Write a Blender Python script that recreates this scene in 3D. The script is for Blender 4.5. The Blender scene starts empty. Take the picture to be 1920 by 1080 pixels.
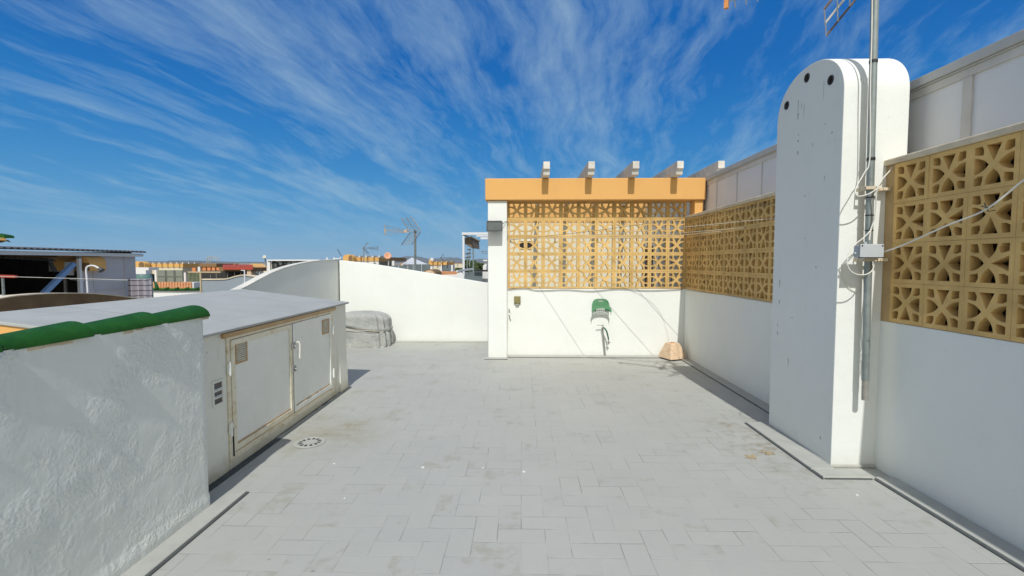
import bpy, bmesh, math, random
from mathutils import Vector, noise, Matrix
random.seed(7)
R = math.radians
SC = bpy.context.scene
COL = SC.collection

# ---------------------------------------------------------------- camera
H = 1.62
F, VX, VY = 900.0, 978.0, 492.0
YAW = math.atan((VX-960)/F); PIT = math.atan((540-VY)/F)
FW = Vector((-math.sin(YAW)*math.cos(PIT), math.cos(YAW)*math.cos(PIT), -math.sin(PIT)))
RT = Vector((math.cos(YAW), math.sin(YAW), 0)); UP = RT.cross(FW)
cd = bpy.data.cameras.new('camera'); cam = bpy.data.objects.new('camera', cd); COL.objects.link(cam)
cam.location = (0, 0, H); cam.rotation_euler = (math.pi/2-PIT, 0, YAW)
cd.sensor_width = 36; cd.lens = F/1920*36; cd.clip_start = .05; cd.clip_end = 60000
SC.camera = cam

# ---------------------------------------------------------------- light
ELEV, AZ = R(48), R(2.6)
SC.view_settings.view_transform = 'Standard'; SC.view_settings.look = 'None'
SC.view_settings.exposure = 0.09; SC.view_settings.gamma = 1
sd = bpy.data.lights.new('sun', 'SUN'); sd.energy = 3.3; sd.angle = R(.5); sd.color = (1, .985, .958)
sun = bpy.data.objects.new('sun', sd); COL.objects.link(sun)
sdir = Vector((-math.sin(AZ)*math.cos(ELEV), math.cos(AZ)*math.cos(ELEV), -math.sin(ELEV)))
sun.rotation_euler = sdir.to_track_quat('-Z', 'Y').to_euler()

W = bpy.data.worlds.new('World'); SC.world = W; W.use_nodes = True
nt = W.node_tree; nt.nodes.clear()

class NT:
    """tiny helper for writing node graphs"""
    def __init__(s, tree): s.t = tree
    def n(s, typ, **kw):
        nd = s.t.nodes.new(typ)
        for k, v in kw.items(): setattr(nd, k, v)
        return nd
    def put(s, sock, v):
        if hasattr(v, 'is_output') or isinstance(v, bpy.types.NodeSocket): s.t.links.new(v, sock)
        elif v is not None: sock.default_value = v
    def m(s, op, a, b=None, c=None, clamp=False):
        nd = s.n('ShaderNodeMath', operation=op); nd.use_clamp = clamp
        s.put(nd.inputs[0], a)
        if b is not None: s.put(nd.inputs[1], b)
        if c is not None: s.put(nd.inputs[2], c)
        return nd.outputs[0]
    def vm(s, op, a, b=None):
        nd = s.n('ShaderNodeVectorMath', operation=op); s.put(nd.inputs[0], a)
        if b is not None: s.put(nd.inputs[1], b)
        return nd.outputs[0]
    def sc(s, a, k):
        nd = s.n('ShaderNodeVectorMath', operation='SCALE'); s.put(nd.inputs[0], a); nd.inputs[3].default_value = k
        return nd.outputs[0]
    def mix(s, f, a, b, mode='MIX'):
        nd = s.n('ShaderNodeMix', data_type='RGBA', blend_type=mode)
        s.put(nd.inputs['Factor'], f)
        for i, v in ((6, a), (7, b)):
            if isinstance(v, (tuple, list)) and len(v) == 3: v = (*v, 1)
            s.put(nd.inputs[i], v)
        return nd.outputs[2]
    def ramp(s, f, lo, hi, a=0., b=1.):
        nd = s.n('ShaderNodeMapRange'); nd.clamp = True
        s.put(nd.inputs[0], f); s.put(nd.inputs[1], lo); s.put(nd.inputs[2], hi); s.put(nd.inputs[3], a); s.put(nd.inputs[4], b)
        return nd.outputs[0]
    def noise(s, vec, scale=5, detail=4, rough=.55, dist=0, out=0):
        nd = s.n('ShaderNodeTexNoise'); s.put(nd.inputs['Vector'], vec)
        s.put(nd.inputs['Scale'], scale); nd.inputs['Detail'].default_value = detail
        nd.inputs['Roughness'].default_value = rough; nd.inputs['Distortion'].default_value = dist
        return nd.outputs[out]
    def xyz(s, v):
        nd = s.n('ShaderNodeSeparateXYZ'); s.put(nd.inputs[0], v); return nd.outputs
    def comb(s, x, y, z=0.):
        nd = s.n('ShaderNodeCombineXYZ'); s.put(nd.inputs[0], x); s.put(nd.inputs[1], y); s.put(nd.inputs[2], z)
        return nd.outputs[0]
    def mapping(s, v, loc=(0, 0, 0), rot=(0, 0, 0), sc=(1, 1, 1)):
        nd = s.n('ShaderNodeMapping'); s.put(nd.inputs[0], v)
        nd.inputs[1].default_value = loc; nd.inputs[2].default_value = rot; nd.inputs[3].default_value = sc
        return nd.outputs[0]

w = NT(nt)
out = w.n('ShaderNodeOutputWorld'); bg = w.n('ShaderNodeBackground')
sky = w.n('ShaderNodeTexSky', sky_type='NISHITA'); sky.sun_disc = False
sky.sun_elevation = ELEV; sky.sun_rotation = math.pi-AZ
sky.air_density = 1.0; sky.dust_density = .3; sky.ozone_density = 3.0; sky.altitude = 0
tc = w.n('ShaderNodeTexCoord')
dx, dy, dz = w.xyz(tc.outputs['Generated'])
zc = w.m('ADD', w.m('MAXIMUM', dz, 0.0), .14)
cp = w.comb(w.m('DIVIDE', dx, zc), w.m('DIVIDE', dy, zc))
# clear air: pale blue at the horizon, deep blue overhead
hs = w.n('ShaderNodeHueSaturation'); hs.inputs['Saturation'].default_value = 1.35; hs.inputs['Value'].default_value = .8
w.put(hs.inputs['Color'], sky.outputs[0])
gr = w.n('ShaderNodeValToRGB'); w.put(gr.inputs[0], w.m('MAXIMUM', dz, 0.0))
er = gr.color_ramp; er.interpolation = 'B_SPLINE'
er.elements[0].position = 0; er.elements[0].color = (.165, .43, .67, 1)
er.elements[1].position = .9; er.elements[1].color = (.001, .085, .36, 1)
for p_, c_ in ((.08, (.095, .36, .66, 1)), (.2, (.018, .235, .60, 1)), (.36, (.002, .135, .50, 1))):
    e_ = er.elements.new(p_); e_.color = c_
clear = w.mix(.93, hs.outputs[0], w.sc(gr.outputs[0], 6.6))
# cirrus: streaks that run away from the viewer in a thin high layer
c1 = w.mapping(cp, rot=(0, 0, R(9)))
warp = w.vm('ADD', c1, w.sc(w.noise(c1, .7, 3, out=1), .45))
n1 = w.noise(w.mapping(warp, sc=(1.6, .30, 1)), 1.3, 6, .6, .15)
n2 = w.noise(w.mapping(warp, loc=(3, 7, 0), sc=(4.8, 1.1, 1)), 1.6, 10, .68, .25)
n3 = w.noise(w.mapping(c1, loc=(1.9, 5.5, 0), sc=(.9, .5, 1)), .9, 3, .5)
cl = w.m('ADD', w.m('MULTIPLY', n1, .52), w.m('MULTIPLY', n2, .48))
cl = w.m('ADD', cl, w.m('MULTIPLY', w.m('SUBTRACT', n3, .5), .20))
cl = w.ramp(cl, .46, .72, 0, .60)
cl = w.m('MULTIPLY', cl, w.ramp(dz, .0, .12, .30, 1))
# unseen bright veil added behind the viewer to fill the shaded walls with neutral light
cl = w.m('MAXIMUM', cl, w.ramp(dy, -.05, -.6, 0, .75))
skyc = w.mix(cl, clear, w.mix(w.ramp(dy, -.05, -.5), (3.0, 4.2, 4.9), (8.2, 7.9, 6.8)))
w.put(bg.inputs[0], skyc); bg.inputs[1].default_value = .13
nt.links.new(bg.outputs[0], out.inputs[0])

# ---------------------------------------------------------------- materials
def base(name, rough=.8):
    m = bpy.data.materials.new(name); m.use_nodes = True
    g = NT(m.node_tree); b = m.node_tree.nodes['Principled BSDF']
    b.inputs['Roughness'].default_value = rough
    return m, g, b
def objco(g):
    return g.n('ShaderNodeTexCoord').outputs['Object']
def worldco(g):
    return g.n('ShaderNodeNewGeometry').outputs['Position']
def bump(g, b, h, strength=.3, dist=.01):
    nd = g.n('ShaderNodeBump'); nd.inputs['Strength'].default_value = strength; nd.inputs['Distance'].default_value = dist
    g.put(nd.inputs['Height'], h); g.put(b.inputs['Normal'], nd.outputs[0])
def simple(name, c, rough=.7, var=.15, scale=6, metal=0, bmp=.15, bdist=.004, spec=.5):
    m, g, b = base(name, rough); co = worldco(g)
    n = g.noise(co, scale, 6, .6); n2 = g.noise(co, scale*.17, 3)
    k = g.m('ADD', g.m('MULTIPLY', n, .6), g.m('MULTIPLY', n2, .4))
    lo = tuple(x*(1-var) for x in c); hi = tuple(min(1, x*(1+var)) for x in c)
    g.put(b.inputs['Base Color'], g.mix(g.ramp(k, .3, .7), lo, hi))
    b.inputs['Metallic'].default_value = metal; b.inputs['Specular IOR Level'].default_value = spec
    if bmp: bump(g, b, g.noise(co, scale*9, 4), bmp, bdist)
    return m
def plaster(name, c=(.80, .81, .80), rough=.85, dirt=.25, coarse=.35, dist=.006, dcol=(.42, .40, .33), streak=.4, lowdirt=.5):
    m, g, b = base(name, rough); co = worldco(g)
    n = g.noise(co, 1.1, 5, .6); n2 = g.noise(co, 9, 6, .65)
    v = g.mix(g.ramp(n, .3, .7), tuple(x*.94 for x in c), c)
    st = g.noise(g.mapping(g.vm('ADD', co, g.sc(g.noise(co, 1.5, 2, out=1), .3)), sc=(3.1, 3.1, .5)), 1.6, 6, .68)
    v = g.mix(g.m('MULTIPLY', g.ramp(st, .56, .8), streak*dirt), v, dcol)
    v = g.mix(g.m('MULTIPLY', g.ramp(n2, .60, .80), dirt*.5), v, dcol)
    z = g.xyz(co)[2]
    lowm = g.m('MULTIPLY', g.ramp(g.m('ADD', z, g.m('MULTIPLY', g.m('SUBTRACT', n2, .5), .25)), .02, .16, 1, 0), lowdirt*dirt*1.4)
    v = g.mix(lowm, v, dcol)
    sp = g.n('ShaderNodeTexVoronoi'); g.put(sp.inputs['Vector'], co); sp.inputs['Scale'].default_value = 5.5
    v = g.mix(g.m('MULTIPLY', g.ramp(sp.outputs['Distance'], .02, .035, 1, 0), min(1, dirt*1.6)), v, (.2, .19, .17))
    g.put(b.inputs['Base Color'], v)
    hgt = g.m('ADD', g.m('MULTIPLY', g.noise(co, 55, 5, .6), .35), g.m('MULTIPLY', g.noise(co, 9, 5, .55), 1.0))
    hgt = g.m('ADD', hgt, g.m('MULTIPLY', g.noise(co, 2.2, 2), 1.5))
    bump(g, b, hgt, coarse, dist)
    return m

M = {}
M['white'] = plaster('white_plaster', (.775, .79, .735))
M['white_clean'] = plaster('white_wall_paint', (.775, .79, .735), dirt=.17, coarse=.4)
M['rough_white'] = plaster('rough_white_plaster', (.79, .81, .745), dirt=.25, coarse=1.0, dist=.02, streak=.8)
m, g, b = base('crusted_white_plaster', .8); co = worldco(g)
n = g.noise(co, 1.6, 5, .6); st = g.noise(g.mapping(co, sc=(7, 7, .5)), 1.2, 5, .6)
v = g.mix(g.ramp(n, .3, .7), (.75, .775, .715), (.80, .82, .76))
v = g.mix(g.m('MULTIPLY', g.ramp(st, .5, .75), .14), v, (.52, .56, .50))
g.put(b.inputs['Base Color'], v)
crust = g.ramp(g.noise(co, 2.4, 4, .6), .46, .58, .08, 1)
vr = g.n('ShaderNodeTexVoronoi', feature='SMOOTH_F1'); g.put(vr.inputs['Vector'], g.vm('ADD', co, g.sc(g.noise(co, 12, 3, out=1), .06))); vr.inputs['Scale'].default_value = 62
hh = g.m('ADD', g.m('MULTIPLY', vr.outputs['Distance'], .9), g.m('MULTIPLY', g.noise(co, 70, 5, .65), .7))
hh = g.m('ADD', g.m('MULTIPLY', hh, crust), g.m('MULTIPLY', g.noise(co, 11, 3, .5), .3))
bump(g, b, hh, .7, .011); M['rough_white'] = m
M['chimney'] = plaster('chimney_plaster', (.775, .79, .735), dirt=.28, coarse=.55)
M['yellow'] = plaster('ochre_plaster', (.70, .385, .12), dirt=.5, coarse=.3, dcol=(.35, .17, .06), lowdirt=0)
M['block'] = simple('breeze_block', (.63, .415, .15), .9, .36, 4, bmp=.5, bdist=.004)
M['block_sun'] = M['block']
M['cream_wall'] = plaster('cream_wall', (.72, .67, .52), dirt=.2)
M['mortar'] = simple('block_mortar', (.42, .29, .14), .95, .2, 8)
M['coping'] = simple('stone_coping', (.62, .53, .38), .9, .25, 7, bmp=.4)
M['pale_coping'] = simple('pale_coping', (.66, .64, .56), .9, .22, 22, bmp=.6)
M['rafter'] = simple('rafter_paint', (.60, .57, .50), .85, .25, 8, bmp=.5)
M['panel'] = simple('white_panel', (.66, .67, .68), .45, .04, 2, bmp=.03)
M['panel_frame'] = simple('panel_frame_white', (.56, .54, .50), .5, .15, 6)
M['rail'] = simple('grey_rail', (.47, .47, .45), .6, .12, 5)
M['dark'] = simple('dark_void', (.02, .02, .02), .9, .2)
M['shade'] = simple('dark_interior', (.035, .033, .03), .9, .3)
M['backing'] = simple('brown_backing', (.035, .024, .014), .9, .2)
M['green_tile'] = simple('green_roof_tile', (.010, .085, .012), .6, .35, 9, bmp=.35, bdist=.004, spec=.3)
m, g, b = base('green_roof_tile', .38); co = worldco(g)
n = g.noise(co, 9, 6, .65); n2 = g.noise(co, 45, 5, .7)
v = g.mix(g.ramp(n, .3, .7), (.008, .060, .006), (.018, .105, .012))
v = g.mix(g.ramp(n2, .68, .74), v, (.30, .36, .28)); v = g.mix(g.m('MULTIPLY', g.ramp(n, .6, .75), .5), v, (.02, .05, .015))
g.put(b.inputs['Base Color'], v); g.put(b.inputs['Roughness'], g.ramp(n2, .3, .7, .5, .75)); b.inputs['Specular IOR Level'].default_value = .25; bump(g, b, g.m('ADD', n2, n), .4, .004); M['green_tile'] = m
M['terra'] = simple('terracotta_tile', (.60, .27, .10), .85, .35, 1.5)
M['red_roof'] = simple('red_roof', (.42, .07, .04), .8, .2, 2)
M['galv'] = simple('galvanised_steel', (.25, .28, .265), .5, .22, 14, .35, .1)
M['galv_low'] = simple('worn_steel', (.30, .29, .25), .6, .3, 18, .3)
M['plastic_grey'] = simple('grey_box_plastic', (.46, .49, .50), .5, .06, 4, bmp=0)
M['cable'] = simple('white_cable', (.70, .68, .60), .6, .1, 9, bmp=0)
M['line'] = simple('clothesline_cord', (.12, .11, .09), .8, .1, 9, bmp=0)
M['line_pale'] = simple('pale_cord', (.50, .44, .33), .8, .1, 9, bmp=0)
M['black'] = simple('black_plastic', (.02, .02, .02), .5, .2, 9, bmp=0)
M['iron'] = simple('pitted_iron', (.16, .12, .10), .7, .4, 30, .4)
M['orange_plastic'] = simple('orange_plastic', (.62, .25, .07), .5, .3, 20, bmp=0)
M['alu'] = simple('weathered_aluminium', (.50, .49, .45), .5, .2, 20, .5, 0)
M['doorwhite'] = None
M['greenpl'] = simple('green_plastic', (.10, .27, .13), .5, .15, 12, bmp=0)
M['hose'] = simple('green_hose', (.03, .12, .07), .5, .2, 12, bmp=0)
M['pipe'] = simple('grey_pipe', (.30, .30, .28), .5, .25, 20, .3)
M['sand'] = simple('sandstone', (.62, .45, .29), .9, .2, 14, bmp=.5)
M['olive'] = simple('olive_plate', (.22, .19, .07), .8, .3, 30)
M['dark_line'] = simple('dark_floor_line', (.075, .085, .08), .9, .3, 15)
M['glassgrey'] = simple('grey_green_glass', (.20, .23, .19), .35, .15, 3, bmp=0)
M['greyglass'] = simple('grey_blue_screen', (.13, .16, .17), .35, .15, 3, bmp=0)
M['lilac'] = simple('grey_lilac_panel', (.47, .455, .47), .7, .06, 1.5, bmp=.05)
M['corr'] = simple('dark_corrugated', (.07, .07, .075), .7, .3, 4)
M['bluepole'] = simple('blue_paint', (.16, .28, .48), .5, .1, 6)
M['orange'] = simple('orange_brick_screen', (.60, .22, .08), .85, .2, 4)
M['brownwall'] = simple('weathered_shaded_brown', (.20, .12, .055), .9, .45, 3, bmp=.5)  # plain brown parts, and shade painted on parapet and turret sides
M['greywall'] = plaster('grey_render', (.26, .30, .33), dirt=.3, coarse=.3)
M['wood'] = simple('pale_wood', (.46, .36, .22), .8, .2, 8)
M['fence'] = simple('olive_slats', (.22, .25, .12), .8, .3, 8)
M['dish'] = simple('satellite_dish', (.62, .30, .17), .6, .1, 5, bmp=0)
M['dishw'] = simple('pale_dish', (.62, .58, .46), .6, .1, 5, bmp=0)
M['tent'] = simple('grey_canopy', (.55, .57, .58), .8, .06, 2, bmp=.1)
M['leaf'] = simple('leaves', (.07, .105, .03), .7, .5, 2.5, bmp=0)
M['trunk'] = simple('bark', (.12, .09, .06), .9, .3, 8)
M['ground'] = simple('dry_ground', (.26, .22, .15), .95, .4, .004, bmp=0)
M['hill'] = simple('far_hills', (.10, .11, .10), .95, .35, .0015, bmp=0)
M['lampglass'] = simple('floodlight_glass', (.085, .10, .09), .15, .2, 5, bmp=0)
M['vent_back'] = simple('vent_mesh', (.42, .38, .26), .8, .2, 8)
M['vent_dark'] = simple('vent_shadow_gap', (.13, .12, .11), .8, .2, 8)
M['bamboo'] = simple('reed_blind', (.20, .15, .10), .85, .4, 25, bmp=.5)
M['plasticgreen2'] = simple('green_tank', (.16, .28, .24), .4, .2, 4, bmp=0)

# striped grey cover
m, g, b = base('striped_cover', .8); co = worldco(g)
s = g.m('FRACT', g.m('MULTIPLY', g.m('ADD', g.xyz(co)[2], g.m('MULTIPLY', g.noise(co, 3, 2), .06)), 8.2))
f = g.m('FRACT', g.m('MULTIPLY', g.xyz(co)[2], 60))
v = g.mix(g.m('MULTIPLY', g.m('GREATER_THAN', f, .6), .4), (.36, .33, .36), (.2, .18, .2))
v = g.mix(g.m('LESS_THAN', s, .16), v, (.06, .055, .06))
g.put(b.inputs['Base Color'], v); M['stripe'] = m

# leafy perforated mesh panel
m, g, b = base('mottled_mesh', .8); co = worldco(g)
vo = g.n('ShaderNodeTexVoronoi'); g.put(vo.inputs['Vector'], co); vo.inputs['Scale'].default_value = 6
g.put(b.inputs['Base Color'], g.mix(g.ramp(vo.outputs['Distance'], .3, .55), (.42, .45, .40), (.03, .03, .03))); M['mottle'] = m

# glossy translucent look for the covering sheet
m, g, b = base('grey_dust_cover', .6); co = worldco(g)
n = g.noise(co, 3.2, 5, .6); n2 = g.noise(co, 14, 5, .6)
v = g.mix(g.ramp(n, .35, .65), (.30, .31, .295), (.41, .415, .385))
v = g.mix(g.m('MULTIPLY', g.ramp(n2, .55, .75), .5), v, (.55, .51, .40))
g.put(b.inputs['Base Color'], v)
bump(g, b, g.m('ADD', g.noise(g.mapping(co, sc=(1, 1, 3)), 9, 6, .6, 1.5), g.m('MULTIPLY', g.noise(co, 30, 4), .3)), .7, .03); M['cover'] = m

# painted steel doors: white paint, ochre rust along rims (object space, y along the door, z up)
def doormat(name, c, amt, stretch):
    m, g, b = base(name, .45); co = worldco(g)
    n = g.noise(co, 4, 6, .65); n2 = g.noise(g.mapping(co, sc=stretch), 6, 6, .65)
    v = g.mix(g.ramp(n, .35, .7), tuple(x*.93 for x in c), c)
    v = g.mix(g.m('MULTIPLY', g.ramp(n2, .50, .72), amt), v, (.52, .40, .20))
    v = g.mix(g.m('MULTIPLY', g.ramp(n2, .64, .80), amt), v, (.30, .13, .04))
    g.put(b.inputs['Base Color'], v); bump(g, b, g.noise(co, 30, 5), .12, .003)
    return m
M['door'] = doormat('door_paint', (.84, .86, .79), .10, (1, 1.6, .8))
M['door_frame'] = doormat('door_frame_paint', (.80, .75, .58), .85, (1, 1.2, 2))
M['rust'] = doormat('rusty_moulding', (.46, .28, .12), 1.0, (1, 1, 1))
M['boxwall'] = plaster('box_plaster', (.82, .82, .72), dirt=.75, coarse=.35, streak=.9, dcol=(.50, .44, .27), lowdirt=.6)

# storage roof: smooth grey membrane with joints
m, g, b = base('grey_membrane', .75); co = worldco(g); X, Y, Z = g.xyz(co)
n = g.noise(co, 2.5, 5, .6)
v = g.mix(g.ramp(n, .3, .7), (.36, .37, .35), (.42, .43, .405))
j1 = g.m('LESS_THAN', g.m('ABSOLUTE', g.m('SUBTRACT', g.m('FRACT', g.m('MULTIPLY', Y, .95)), .5)), .006)
j2 = g.m('LESS_THAN', g.m('ABSOLUTE', g.m('SUBTRACT', g.m('FRACT', g.m('ADD', g.m('MULTIPLY', X, 1.1), .2)), .5)), .004)
nm = g.ramp(g.noise(co, 1.4, 3), .42, .55)
v = g.mix(g.m('MULTIPLY', g.m('MAXIMUM', j1, j2), g.m('MULTIPLY', nm, .7)), v, (.22, .22, .21))
v = g.mix(g.m('MULTIPLY', g.ramp(g.noise(co, 7, 5, .7), .62, .75), .4), v, (.50, .50, .47))
g.put(b.inputs['Base Color'], v); bump(g, b, g.m('ADD', g.noise(co, 40, 4), g.m('MULTIPLY', g.noise(co, 3, 3), 2)), .12, .006); b.inputs['Specular IOR Level'].default_value = .15; M['membrane'] = m

# floor: painted herringbone of small tiles, joints half filled with paint
def herringbone(name):
    m, g, b = base(name, .62); co = worldco(g)
    wob = g.sc(g.vm('SUBTRACT', g.noise(co, 2.2, 2, out=1), (.5, .5, .5)), .010)
    cc = g.vm('ADD', co, wob)
    s = g.sc(cc, 1/.142)
    x, y, _ = g.xyz(s)
    i = g.m('FLOOR', x); j = g.m('FLOOR', y); fx = g.m('SUBTRACT', x, i); fy = g.m('SUBTRACT', y, j)
    k = g.m('FLOORED_MODULO', g.m('SUBTRACT', i, j), 4.0)
    eq = [g.m('COMPARE', k, float(q), .1) for q in range(4)]
    big = 9.0
    def d(val, on):  # distance where on==1 else big
        return g.m('ADD', g.m('MULTIPLY', val, on), g.m('MULTIPLY', g.m('SUBTRACT', 1.0, on), big))
    L = d(fx, g.m('SUBTRACT', 1.0, eq[1])); Rr = d(g.m('SUBTRACT', 1.0, fx), g.m('SUBTRACT', 1.0, eq[0]))
    B = d(fy, g.m('SUBTRACT', 1.0, eq[2])); T = d(g.m('SUBTRACT', 1.0, fy), g.m('SUBTRACT', 1.0, eq[3]))
    dist = g.m('MINIMUM', g.m('MINIMUM', L, Rr), g.m('MINIMUM', B, T))
    # id cell of the tile
    ti = g.m('SUBTRACT', i, eq[1]); tj = g.m('SUBTRACT', j, eq[2])
    wn = g.n('ShaderNodeTexWhiteNoise', noise_dimensions='2D'); g.put(wn.inputs[0], g.comb(ti, tj))
    rnd = wn.outputs[0]
    rx, ry, rz = g.xyz(wn.outputs[1])
    n1 = g.noise(co, .55, 4, .6); n2 = g.noise(co, 2.6, 6, .65); n3 = g.noise(co, 11, 6, .7); n4 = g.noise(co, 60, 3)
    v = g.mix(g.ramp(n1, .3, .7), (.40, .402, .358), (.445, .446, .398))
    v = g.mix(g.m('MULTIPLY', g.ramp(rnd, 0, 1), .22), v, (.36, .365, .345))
    v = g.mix(g.m('MULTIPLY', g.ramp(n3, .5, .75), .30), v, (.36, .36, .325))
    # tiles with ochre grime pooled at one end
    end = g.m('MULTIPLY', g.m('GREATER_THAN', rx, .72), g.ramp(g.m('ADD', n2, g.m('MULTIPLY', g.m('SUBTRACT', n3, .5), .8)), .54, .68))
    v = g.mix(g.m('MULTIPLY', end, .34), v, (.27, .25, .17))
    # broad stain near the drain and along the left side
    X, Y, Z = g.xyz(co)
    px_ = g.m('SUBTRACT', X, -1.75); py_ = g.m('SUBTRACT', Y, 4.45)
    rr = g.m('SQRT', g.m('ADD', g.m('MULTIPLY', px_, px_), g.m('MULTIPLY', g.m('MULTIPLY', py_, py_), .8)))
    st = g.m('MULTIPLY', g.ramp(rr, .08, .6, 1, 0), g.ramp(g.m('ADD', n2, g.m('MULTIPLY', n3, .4)), .5, .9))
    v = g.mix(g.m('MULTIPLY', st, .9), v, (.30, .265, .165))
    lf = g.m('MULTIPLY', g.ramp(X, -1.9, -.4, 1, 0), g.m('MULTIPLY', g.ramp(n2, .52, .70), g.ramp(ry, .3, .9)))
    v = g.mix(g.m('MULTIPLY', lf, .5), v, (.30, .29, .20))
    # droppings and grime by the chimney foot
    qx = g.m('SUBTRACT', X, 2.15); qy = g.m('SUBTRACT', Y, 4.3)
    qq = g.m('SQRT', g.m('ADD', g.m('MULTIPLY', g.m('MULTIPLY', qx, qx), 2.5), g.m('MULTIPLY', qy, g.m('MULTIPLY', qy, .7))))
    sp = g.m('MULTIPLY', g.ramp(qq, .15, .85, 1, 0), g.ramp(g.m('ADD', g.m('MULTIPLY', n3, .7), g.m('MULTIPLY', n2, .5)), .56, .76))
    v = g.mix(g.m('MULTIPLY', sp, .85), v, (.24, .20, .13))
    vo = g.n('ShaderNodeTexVoronoi'); g.put(vo.inputs['Vector'], co); vo.inputs['Scale'].default_value = 3.1
    spot = g.m('MULTIPLY', g.ramp(vo.outputs['Distance'], .02, .045, 1, 0), g.m('GREATER_THAN', g.xyz(vo.outputs['Color'])[0], .45))
    v = g.mix(g.m('MULTIPLY', spot, .55), v, (.17, .165, .15))
    vis = g.ramp(g.m('ADD', g.m('MULTIPLY', g.noise(co, 3.3, 4, .6), .8), g.m('MULTIPLY', rz, .25)), .52, .66, .05, 1)
    jm = g.m('MULTIPLY', g.ramp(dist, .008, .024, 1, 0), vis)
    v = g.mix(g.m('MULTIPLY', jm, .66), v, (.13, .13, .12))
    g.put(b.inputs['Base Color'], v)
    hh = g.m('ADD', g.m('MULTIPLY', g.ramp(dist, 0, .05, 0, 1), g.ramp(vis, 0, 1, .35, 1)), g.m('MULTIPLY', rnd, .25))
    hh = g.m('ADD', hh, g.m('MULTIPLY', n3, .5)); hh = g.m('ADD', hh, g.m('MULTIPLY', n4, .15))
    bump(g, b, hh, .35, .004)
    g.put(b.inputs['Roughness'], g.ramp(n2, .3, .7, .5, .72))
    return m
M['floor'] = herringbone('painted_floor_tiles')
M['strip'] = simple('painted_kerb', (.42, .42, .37), .75, .14, 7, bmp=.3)
for k, c in (('town_white', (.70, .69, .66)), ('town_ochre', (.66, .38, .12)), ('town_brown_shade', (.22, .13, .06)), ('town_cream', (.62, .56, .42))):  # the brown tone paints shade on ochre parapet sides
    M[k] = simple(k, c, .9, .1, .6, bmp=0)

# ---------------------------------------------------------------- mesh helpers
def ray(px, py):
    return FW*F + RT*(px-960) + UP*(540-py)
def P(px, py, Y):
    d = ray(px, py); t = Y/d.y; return Vector((d.x*t, Y, H+d.z*t))
def PXp(px, py, X):
    d = ray(px, py); t = X/d.x; return Vector((X, d.y*t, H+d.z*t))
def PF(px, py, z=0):
    d = ray(px, py); t = (z-H)/d.z; return Vector((d.x*t, d.y*t, z))

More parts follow.
